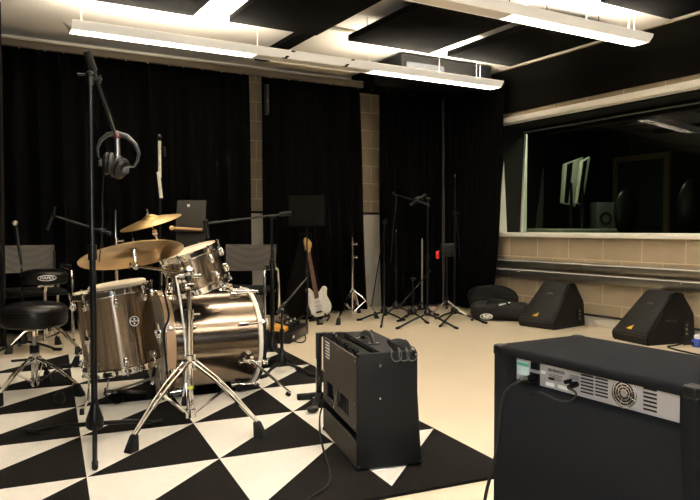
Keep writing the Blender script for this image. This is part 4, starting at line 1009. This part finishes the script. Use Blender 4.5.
for yy, xx in ((by0, BX), (by1, BX), (by0, BX+BD), (by1, BX+BD)):
    MB().box((xx+(.019 if xx == BX else -.019), yy+(.019 if yy == by0 else -.019), BH-.017), (.042, .042, .038), None, .011, 3).build('corner_protector', M_blackp, t)
ft = MB()
for xx in (BX+.06, BX+BD-.06):
    for yy in (by0+.06, by1-.06): ft.cyl((xx, yy, 0), (xx, yy, .032), .025, seg=14)
ft.build('rubber_feet', M_rubber, t)
a = pp(535.5, 377)+V((-.048, .018, -.009)); dA = (a-EYE).dot(FW)
cb = [a, oX(519, 382, BX-.03), oX(508, 388, BX-.05), oX(502, 401, BX-.05), oX(499.5, 425, BX-.045), oX(497, 450, BX-.05), oX(491, 474, BX-.06), oX(485, 496, BX-.07), oX(483, 520, BX-.09)]
cb.append(V((cb[-1].x-.02, cb[-1].y+.02, .01))); cb.append(V((cb[-1].x-.2, cb[-1].y+.15, .008)))
tag(MB().tube(cb, .0058, 8, smooth=2).build('power_lead', M_rubber), 'thick black power lead looping down the left back of the bass amplifier', 'cable')
a = pp(577, 384)+V((-.036, 0, -.006))
cb = [a, oX(577.5, 393, BX-.012), oX(574, 399, BX-.02), oX(566, 402.5, BX-.025), oX(556, 400, BX-.025), oX(545, 393.5, BX-.02), oX(536, 392.5, BX-.012), oX(530, 395.5, BX-.008)]
tag(MB().tube(cb, .003, 6, smooth=2).build('speaker_lead', M_rubber), 'thin black lead dangling from the jack socket of the bass amplifier', 'cable')

# ================================================================== floor monitors
def monitor(label, loc, rot):
    t = thing('floor_monitor', label, 'speaker', loc, rot, group='wedge floor monitors')
    W, = (.43,)
    # local: x = depth (front baffle at 0), y = width 0..W (near side at 0)
    pr = [(0, 0, 0), (.54, 0, 0), (.54, 0, .25), (.44, 0, .438), (.34, 0, .443), (-.015, 0, .075)]
    ins = [0, 0, .02, .052, .052, 0]; n = 6; cb_ = MB()
    _b, _f = cb_.poly([V((x, k, z)) for (x, _, z), k in zip(pr, ins)]+[V((x, W-k, z)) for (x, _, z), k in zip(pr, ins)],
                      [tuple(range(n-1, -1, -1)), tuple(range(n, 2*n))] + [(i, (i+1) % n, n+(i+1) % n, n+i) for i in range(n)])
    bmesh.ops.bevel(cb_.bm, geom=list({e for x in _f for e in x.edges}), offset=.012, segments=2, affect='EDGES')
    cb_.build('cabinet', M_blackp, t, local=True)
    a = V((-.015, 0, .075)); b_ = V((.34, 0, .443)); u_ = (b_-a).normalized(); n_ = V((-u_.z, 0, u_.x))
    g = MB(); P_ = [a+u_*.03+V((0, .025, 0)), b_-u_*.02+V((0, .072, 0)), b_-u_*.02+V((0, W-.072, 0)), a+u_*.03+V((0, W-.025, 0))]
    g.prism([p_-n_*.003 for p_ in P_], n_*.009, .002)
    g.build('grille', mat('black_speaker_grille', (.011, .009, .007), .55, var=.3, vscale=200, bump=.3, bscale=300), t, local=True)
    c = a+u_*.34+n_*.006+V((0, W*.5, 0))
    MB().lathe([(.070, 0), (.076, 0), (.076, .002), (.070, .002)], c, n_, 32, closed=True).build('horn_ring', M_rubber, t, local=True)
    lg_ = MB(); lg_.tube([c+V((0, .03, 0))+u_*.01+n_*.003, c+u_*.018+n_*.003, c+V((0, -.04, 0))+u_*.012+n_*.003], .0025, 6); lg_.build('horn_mark', M_satin, t, local=True)
    q = a+u_*.055+n_*.0065+V((0, W*.56, 0))
    tr = MB(); tr.prism([q+V((0, .032, 0))-u_*.003, q+V((0, -.03, 0))-u_*.006, q+V((0, -.026, 0))+u_*.044], n_*.003); tr.build('triangle_badge', M_yellow, t, local=True)
    jp_ = MB(); jp_.box((.42, -.003, .12), (.07, .006, .13), None, .002); jp_.build('jack_plate', M_blackm, t, local=True)
    sk = MB()
    for z in (.085, .125, .16): sk.lathe([(.006, .004), (.011, .004), (.011, .009), (.006, .009)], (.42, -.001, z), (0, -1, 0), 14, closed=True)
    sk.build('jack_sockets', M_satin, t, local=True)
    MB().box((.25, -.002, .20), (.12, .004, .03), None, .001).build('side_handle', M_rubber, t, local=True)
    return t
monitor('black wedge floor monitor with yellow badge, left one beside the bag', (5.042, 4.718, 0), .139)
monitor('black wedge floor monitor with yellow badge, right one near the bass amplifier', (5.047, 3.676, 0), -.165)

# bags near the corner
def blob(mb, c, r, seed, squash=.35):
    rnd = random.Random(seed); n = len(mb.bm.verts)
    mb.ell(c, r, u=36, v=22); mb.bm.verts.ensure_lookup_table()
    a = [rnd.uniform(0, 6) for _ in range(6)]
    for v in list(mb.bm.verts)[n:]:
        d = v.co-V(c); k = 1+.10*math.sin(d.x*14/r[0]*.25+a[0])*math.cos(d.y*12/r[1]*.25+a[1])+.07*math.sin(d.x*30+a[2]+d.z*20)
        v.co = V(c)+d*k
        if v.co.z < .003: v.co.z = .003
    return mb
c = fl(497, 322)
t = thing('gig_bag', 'black padded gig bag with white lettering lying by the window curtain', 'bag', (c.x+.15, c.y+.1, 0))
bc = V((c.x+.15, c.y+.12, .10)); RotB = Matrix.Rotation(-.9, 3, 'Z')
g = MB(); g.box(bc, (.62, .30, .19), RotB, .07, 5); g.build('bag_body', mat('black_nylon', (.012, .011, .011), .6, bump=.3, bscale=14), t)
lgm = MB(); Dg = (oX(487, 316, 4.6)-EYE).dot(FW)
n_ = RotB @ V((0, -1, 0)); 
def onbag(px, py): 
    P0 = bc+n_*.152; d = ray(px, py); k = (P0-EYE).dot(n_)/d.dot(n_); return EYE+d*k
ring = [onbag(486.5+6*math.cos(a*PI/12), 316.5+2.6*math.sin(a*PI/12)) for a in range(24)]
lgm.tube(ring, .004, 6, closed=True)
for k, ch in enumerate(((483, 318, 484, 314.5), (484, 314.5, 485, 318), (486, 314.8, 486, 318), (486, 318, 487.6, 318), (487.6, 318, 487.6, 314.8), (489, 314.8, 489, 318), (489, 314.8, 491, 314.8), (491, 314.8, 491, 318))):
    lgm.cyl(onbag(ch[0], ch[1]), onbag(ch[2], ch[3]), .006, seg=6)
lgm.build('white_lettering', M_label, t)
MB().cyl(onbag(499, 305), onbag(510, 302.5), .009, .006, seg=8).build('white_stripe', M_label, t)
MB().tube([bc+RotB @ V((-.12, -.14, .08)), bc+RotB @ V((-.08, -.17, .13)), bc+RotB @ V((.08, -.17, .13)), bc+RotB @ V((.12, -.14, .08))], .012, 8, smooth=1).build('carry_handle', M_blackp, t)
c2 = fl(497, 311)
tag(blob(MB(), (5.38, 5.98, .17), (.22, .36, .175), 3).build('cloth_bag', mat('black_soft_cloth', (.008, .008, .008), .9)), 'soft black cloth heap slumped behind the gig bag', 'bag')
tag(blob(MB(), (5.40, 5.38, .065), (.17, .16, .065), 5).build('cloth_bundle', mat('black_soft_cloth_b', (.010, .010, .009), .8)), 'low black bundle between the gig bag and the left monitor', 'bag')
# blue connector bottom right
p = fl(697, 347)
t = thing('cable_connector', 'blue plastic cable connector on the floor at the right edge', 'connector', p)
MB().box(p+V((.0, 0, .035)), (.06, .07, .07), None, .012).build('connector_body', M_blue, t)
MB().box(p+V((.02, .0, .085)), (.06, .05, .035), None, .005).build('white_cap', M_label, t)
MB().tube([p+V((-.02, .02, .03)), p+V((-.10, .06, .03))], .015, 8).build('plug_sleeve', M_blackp, t)
tag(MB().tube([p+V((-.10, .06, .03)), p+V((-.17, .10, .01)), p+V((-.24, .12, .008)), p+V((-.30, .02, .008)), p+V((-.35, -.2, .008)), p+V((-.4, -.5, .008))], .007, 8, smooth=2).build('floor_cable', M_rubber), 'black cable running from the blue connector behind the bass amplifier', 'cable')

# ================================================================== electric guitar, its stand, gig bag, effects board
gb = fl(318, 322); Dg = (V(gb)-EYE).dot(FW)
a = at(318.5, 301, Dg); hd_ = at(307.3, 238.5, Dg+.18)
ya = (hd_-a).normalized(); za = (-FW*.90-RT*.43); za = (za-ya*za.dot(ya)).normalized(); xa = ya.cross(za); S_ = (hd_-a).length/.78
gm = Matrix((xa, ya, za)).transposed().to_4x4(); gm.translation = a
t = thing('electric_guitar', 'white electric guitar with maple headstock leaning in front of the middle curtain', 'guitar', a-ya*.16)
def gp(x, y, z=0): return gm @ V((x*S_, y*S_, z*S_))
out = [(0, -.185), (.08, -.18), (.13, -.15), (.155, -.10), (.145, -.04), (.115, .01), (.105, .045), (.12, .085), (.135, .12), (.125, .15), (.10, .155), (.075, .13), (.05, .10), (.02, .085), (-.02, .085), (-.045, .10), (-.07, .15), (-.10, .185), (-.13, .185), (-.14, .155), (-.125, .10), (-.115, .05), (-.125, 0), (-.15, -.06), (-.155, -.11), (-.13, -.155), (-.07, -.18)]
MB().prism([gp(x, y, -.022) for x, y in out], za*(.044*S_), .006).build('body', M_cream, t)
MB().prism([gp(x*.72, y*.7-.01, .023) for x, y in out], za*.002).build('pickguard', M_label, t)
MB().prism([gp(-.028, .03, .022), gp(.028, .03, .022), gp(.021, .60, .022), gp(-.021, .60, .022)], za*(.012*S_)).build('neck', M_rosew, t)
fr = MB()
for k in range(12): yy = .12+.47*(1-2**(-k/7)); fr.cyl(gp(-.024, yy, .0355), gp(.024, yy, .0355), .0012, seg=6)
fr.build('frets', M_satin, t)
hs_ = [(-.022, .60), (.022, .60), (.028, .64), (.050, .66), (.058, .70), (.045, .735), (.02, .77), (-.005, .79), (-.03, .785), (-.036, .75), (-.03, .66)]
hsd = MB().prism([gp(x, y, .016) for x, y in hs_], za*(.015*S_), .003).build('headstock', M_wood, t)
tn = MB()
for k in range(6): tn.cyl(gp(-.03, .645+.023*k, .02), gp(-.052, .645+.023*k, .02), .006, seg=8)
tn.build('tuning_pegs', M_chrome, hsd)
pk = MB()
for yy in (-.01, -.055, -.1): pk.box(gp(0, yy, .027), (.085*S_, .018*S_, .01), Matrix((xa, ya, za)).transposed(), .002)
pk.build('pickups', M_cream, t)
MB().box(gp(0, -.135, .028), (.08*S_, .03*S_, .012), Matrix((xa, ya, za)).transposed(), .002).build('bridge', M_chrome, t)
kn = MB()
for x, y in ((.07, -.10), (.09, -.135), (.10, -.165)): kn.cyl(gp(x*.9, y*.9, .024), gp(x*.9, y*.9, .036), .010, seg=12)
kn.build('knobs', M_label, t)
sg = MB()
for k in range(6): sg.cyl(gp(-.02+.008*k, -.135, .04), gp(-.016+.0065*k, .61, .038), .0006, seg=4)
sg.build('strings', M_satin, t)
t = thing('guitar_stand', 'low black guitar stand holding the white electric guitar', 'stand', gb)
f1, f2, f3 = fl(309, 322), fl(327, 322), fl(318, 310)
hub = V((gb.x, gb.y+.15, .30))
MB().tube([f1+V((0, 0, .012)), gp(-.1, -.20, -.04), hub], .010, 8, smooth=1).tube([f2+V((0, 0, .012)), gp(.1, -.20, -.04), hub], .010, 8, smooth=1).build('front_legs', M_blackm, t)
MB().tube([f3+V((0, 0, .012)), hub], .010, 8).build('rear_leg', M_blackm, t)
MB().tube([gp(-.09, -.195, -.03), gp(-.09, -.20, .05), gp(-.09, -.18, .07)], .010, 8).tube([gp(.09, -.195, -.03), gp(.09, -.20, .05), gp(.09, -.18, .07)], .010, 8).tube([gp(-.09, -.195, -.03), gp(.09, -.195, -.03)], .008, 8).build('cradle', M_rubber, t)
# dark bag behind it
bb_ = colx(303, 7.35)
gbm = MB(); R_ = Matrix.Rotation(-YAW, 3, 'Z')
o_ = [(-.17, 0), (.20, 0), (.22, .12), (.19, .35), (.12, .52), (.07, .95), (-.06, .95), (-.12, .52), (-.20, .35), (-.21, .12)]
gbm.prism([V((bb_.x, bb_.y-.02, .01)) + R_ @ V((x, y*.12, y)) for x, y in o_], R_ @ V((0, .10, 0)), .02)
tag(gbm.build('instrument_bag', mat('dark_brown_nylon', (.0075, .006, .005), .95, spec=.05, bump=.2, bscale=20)), 'dark brown instrument bag standing upright behind the music stand and guitar', 'bag')
# black amp-like flat case at guitar foot
p = fl(322, 316)
t = thing('effects_pedal', 'slanted black and silver foot pedal at the foot of the guitar', 'pedal', fl(318, 320))
# effects board right of the bass drum
c = fl(286, 338); rz = math.atan2((fl(301, 330)-fl(274, 345)).y, (fl(301, 330)-fl(274, 345)).x)
bpy.data.objects.remove(t)
t = thing('effects_board', 'black effects pedal board on the floor behind the bass drum', 'effects board', c, rz)
MB().box((.0, 0, .05), (.62, .26, .10), None, .008).build('case', M_blackp, t, local=True)
MB().box((.0, -.132, .05), (.56, .004, .07), None, .001).box((.25, -.135, .055), (.03, .004, .03)).build('case_trim', M_blackm, t, local=True)
MB().box((-.22, -.136, .05), (.05, .004, .02)).build('sticker', M_label, t, local=True)
R3 = t.matrix_basis
for k, (x, m_, lb_) in enumerate(((-.22, M_orange, 'amber effects pedal on the left end of the pedal board'), (-.08, M_blackm, 'first black effects pedal on the pedal board beside the amber one'), (.05, M_blackp, 'middle black effects pedal on the pedal board'), (.18, M_blackm, 'black effects pedal on the right end of the pedal board'))):
    o = thing('effects_pedal', lb_, 'pedal', R3 @ V((x, 0, .10)), rz, group='effects pedals')
    MB().prism([(-.045, -.075, 0), (-.045, .075, 0), (-.045, .075, .07), (-.045, -.075, .035)], (.09, 0, 0), .004).build('pedal_case', m_, o, local=True)
    MB().cyl((0, -.03, .045), (0, -.03, .065), .012, seg=12).build('foot_switch', M_chrome, o, local=True)
    MB().cyl((-.02, .04, .06), (-.02, .04, .078), .009, seg=10).cyl((.02, .04, .06), (.02, .04, .078), .009, seg=10).build('knobs', M_satin, o, local=True)
lp = [fl(x, y, .006) for x, y in ((300, 330), (305, 334), (306, 341), (300, 343), (294, 341), (293, 337), (297, 335))]
tag(MB().tube(lp, .006, 8, smooth=2).build('looped_lead', M_rubber), 'short looped black lead on the floor beside the pedal board', 'cable')
lp = [fl(x, y, .006) for x, y in ((274, 350), (279, 357), (290, 363), (302, 366), (316, 372))]
tag(MB().tube(lp, .006, 8, smooth=2).build('floor_lead', M_rubber), 'black lead curving over the floor past the rug edge', 'cable')
for (pts, lb_) in (([(62, 392), (66, 400), (60, 405), (52, 400), (57, 392), (70, 388), (84, 392)], 'black cable in loose loops on the rug behind the tall boom stand'),
                   ([(104, 393), (112, 404), (124, 402), (122, 394), (136, 398), (152, 392)], 'black cable snaking on the rug beside the kick pedal')):
    tag(MB().tube([fl(x, y, G+.006) for x, y in pts], .005, 8, smooth=2).build('rug_cable', M_rubber), lb_, 'cable')
p = fl(20, 361, G); tag(MB().box(p+V((0, 0, .006)), (.12, .05, .012), None, .003).build('drum_key_pouch', M_rubber), 'small flat black object lying on the ivory rug near the left stools', 'pouch')

# ================================================================== control room furniture
XD = 7.3
dk = thing('mixing_desk', 'pale topped desk inside the dark control room behind the window', 'desk', (7.05, 6.55, 0))
a = oX(545, 231, 7.05); b_ = oX(578, 231, 7.05)
MB().box((7.05, 6.55, .97), (1.1, 1.2, .05), None, .006).build('desk_top', M_desk, dk)
for y in (6.0, 7.1): MB().box((7.05, y, .47), (.9, .05, .95)).build('desk_leg', M_desk, dk)
def scr(label, name, q, D, obl, th, fr_):
    P = [at(px, py, D+k*obl) for (px, py), k in zip(q, (0, 0, 1, 1))]           # bottom left, top left, top right, bottom right
    c = sum(P, V())/4; t = thing(name, label, 'monitor', (c.x, c.y, .995), group='control room screens')
    nn_ = (P[2]-P[1]).cross(P[0]-P[1]).normalized(); nn_ = nn_ if nn_.dot(FW) < 0 else -nn_
    MB().prism(P, -nn_*th, .004).build('screen_case', M_desk, t)
    I_ = [c+(p_-c)*.5+(p_-c)*.36 for p_ in P]; k0, k1 = fr_; w3 = [P[0].lerp(P[3], k0).lerp(c, .05), P[1].lerp(P[2], k0).lerp(c, .05), P[1].lerp(P[2], k1).lerp(c, .05), P[0].lerp(P[3], k1).lerp(c, .05)]; MB().prism([p_+nn_*.001 for p_ in w3], nn_*.004).build('screen', M_blackp, t)
    MB().cyl(V((c.x, c.y, .99)), c-nn_*.03, .03).box((c.x, c.y, 1.0), (.25, .25, .012), None, .003).build('screen_stand', M_blackp, t)
scr('pale framed screen seen edge on in the control room, nearer the block wall', 'computer_monitor', [(562.3, 203), (565, 164), (583.5, 157), (575.6, 206.5)], 8.95, .12, .05, (.10, .42))
scr('pale framed screen seen edge on in the control room, right of the first screen', 'computer_monitor', [(577, 203), (582.5, 161), (590.4, 156.7), (582.8, 205.5)], 8.7, .10, .04, (.08, .62))
def egg(label, px, py, D, rx, rz, name='office_chair'):
    c = at(px, py, D); t = thing(name, label, 'chair', (c.x, c.y, 0), group='control room chairs')
    MB().ell(c, (rx*.45, rx, rz), Matrix.Rotation(-YAW+PI/2, 3, 'Z'), u=28, v=18).build('backrest', mat('black_gloss_vinyl', (.016, .016, .014), .3), t)
    MB().ell((c.x-.15, c.y-.2, .5), (.26, .26, .06), u=24, v=10).build('seat', M_vinyl, t)
    MB().cyl((c.x-.1, c.y-.1, .1), (c.x-.12, c.y-.12, .46), .03).cyl((c.x, c.y, .5), c, .02).build('post', M_blackm, t)
    fm = MB()
    for k in range(5): fm.cyl((c.x-.1, c.y-.1, .1), (c.x-.1+.3*math.cos(k*1.2566), c.y-.1+.3*math.sin(k*1.2566), .04), .02, .014); fm.ell((c.x-.1+.3*math.cos(k*1.2566), c.y-.1+.3*math.sin(k*1.2566), .03), .03, u=10, v=8)
    fm.build('star_base', M_blackm, t)
egg('round backed black office chair in the middle of the control room window', 625, 212, 8.8, .15, .30)
egg('large round backed black office chair at the right of the control room window', 693, 207, 7.6, .18, .32)
c = at(602, 212, 9.0)
t = thing('studio_speaker', 'small dark studio speaker between the screens and round chair in the control room', 'speaker', (c.x, c.y, .995))
MB().box((c.x, c.y, 1.17), (.24, .26, .34), Matrix.Rotation(-YAW, 3, 'Z'), .012).build('cabinet', mat('grey_speaker_case', (.05, .055, .05), .5), t)
MB().lathe([(.05, 0), (.085, .0), (.085, .006), (.05, .002)], (c.x-.07, c.y-.12, 1.13), (-.5, -.87, 0), 24, closed=True).build('speaker_cone', M_rubber, t)
MB().box((c.x, c.y, 1.0), (.3, .3, .012)).build('isolation_pad', M_rubber, t)

# ================================================================== world and view
w_ = bpy.data.worlds.new('world'); sc.world = w_; w_.use_nodes = True
w_.node_tree.nodes['Background'].inputs[0].default_value = (.02, .018, .015, 1); w_.node_tree.nodes['Background'].inputs[1].default_value = .3
# one dim lamp of the control room
ld = bpy.data.lights.new('control_room_lamp', 'AREA'); ld.energy = 22; ld.size = .5; ld.color = (.95, 1, .8)
lo = bpy.data.objects.new('control_room_lamp', ld); COL.objects.link(lo); lo.location = (6.40, 5.6, 2.64)
fl_ = bpy.data.lights.new('camera_flash', 'AREA'); fl_.energy = 26; fl_.size = .09; fl_.color = (.86, .93, 1)
fo = bpy.data.objects.new('camera_flash', fl_); COL.objects.link(fo); fo.matrix_world = co.matrix_world.copy(); fo.location = EYE + UP*.14 - FW*.05
vs = sc.view_settings; vs.view_transform = 'Standard'; vs.look = 'None'; vs.gamma = 1; vs.exposure = 0.0; vs.use_curve_mapping = False
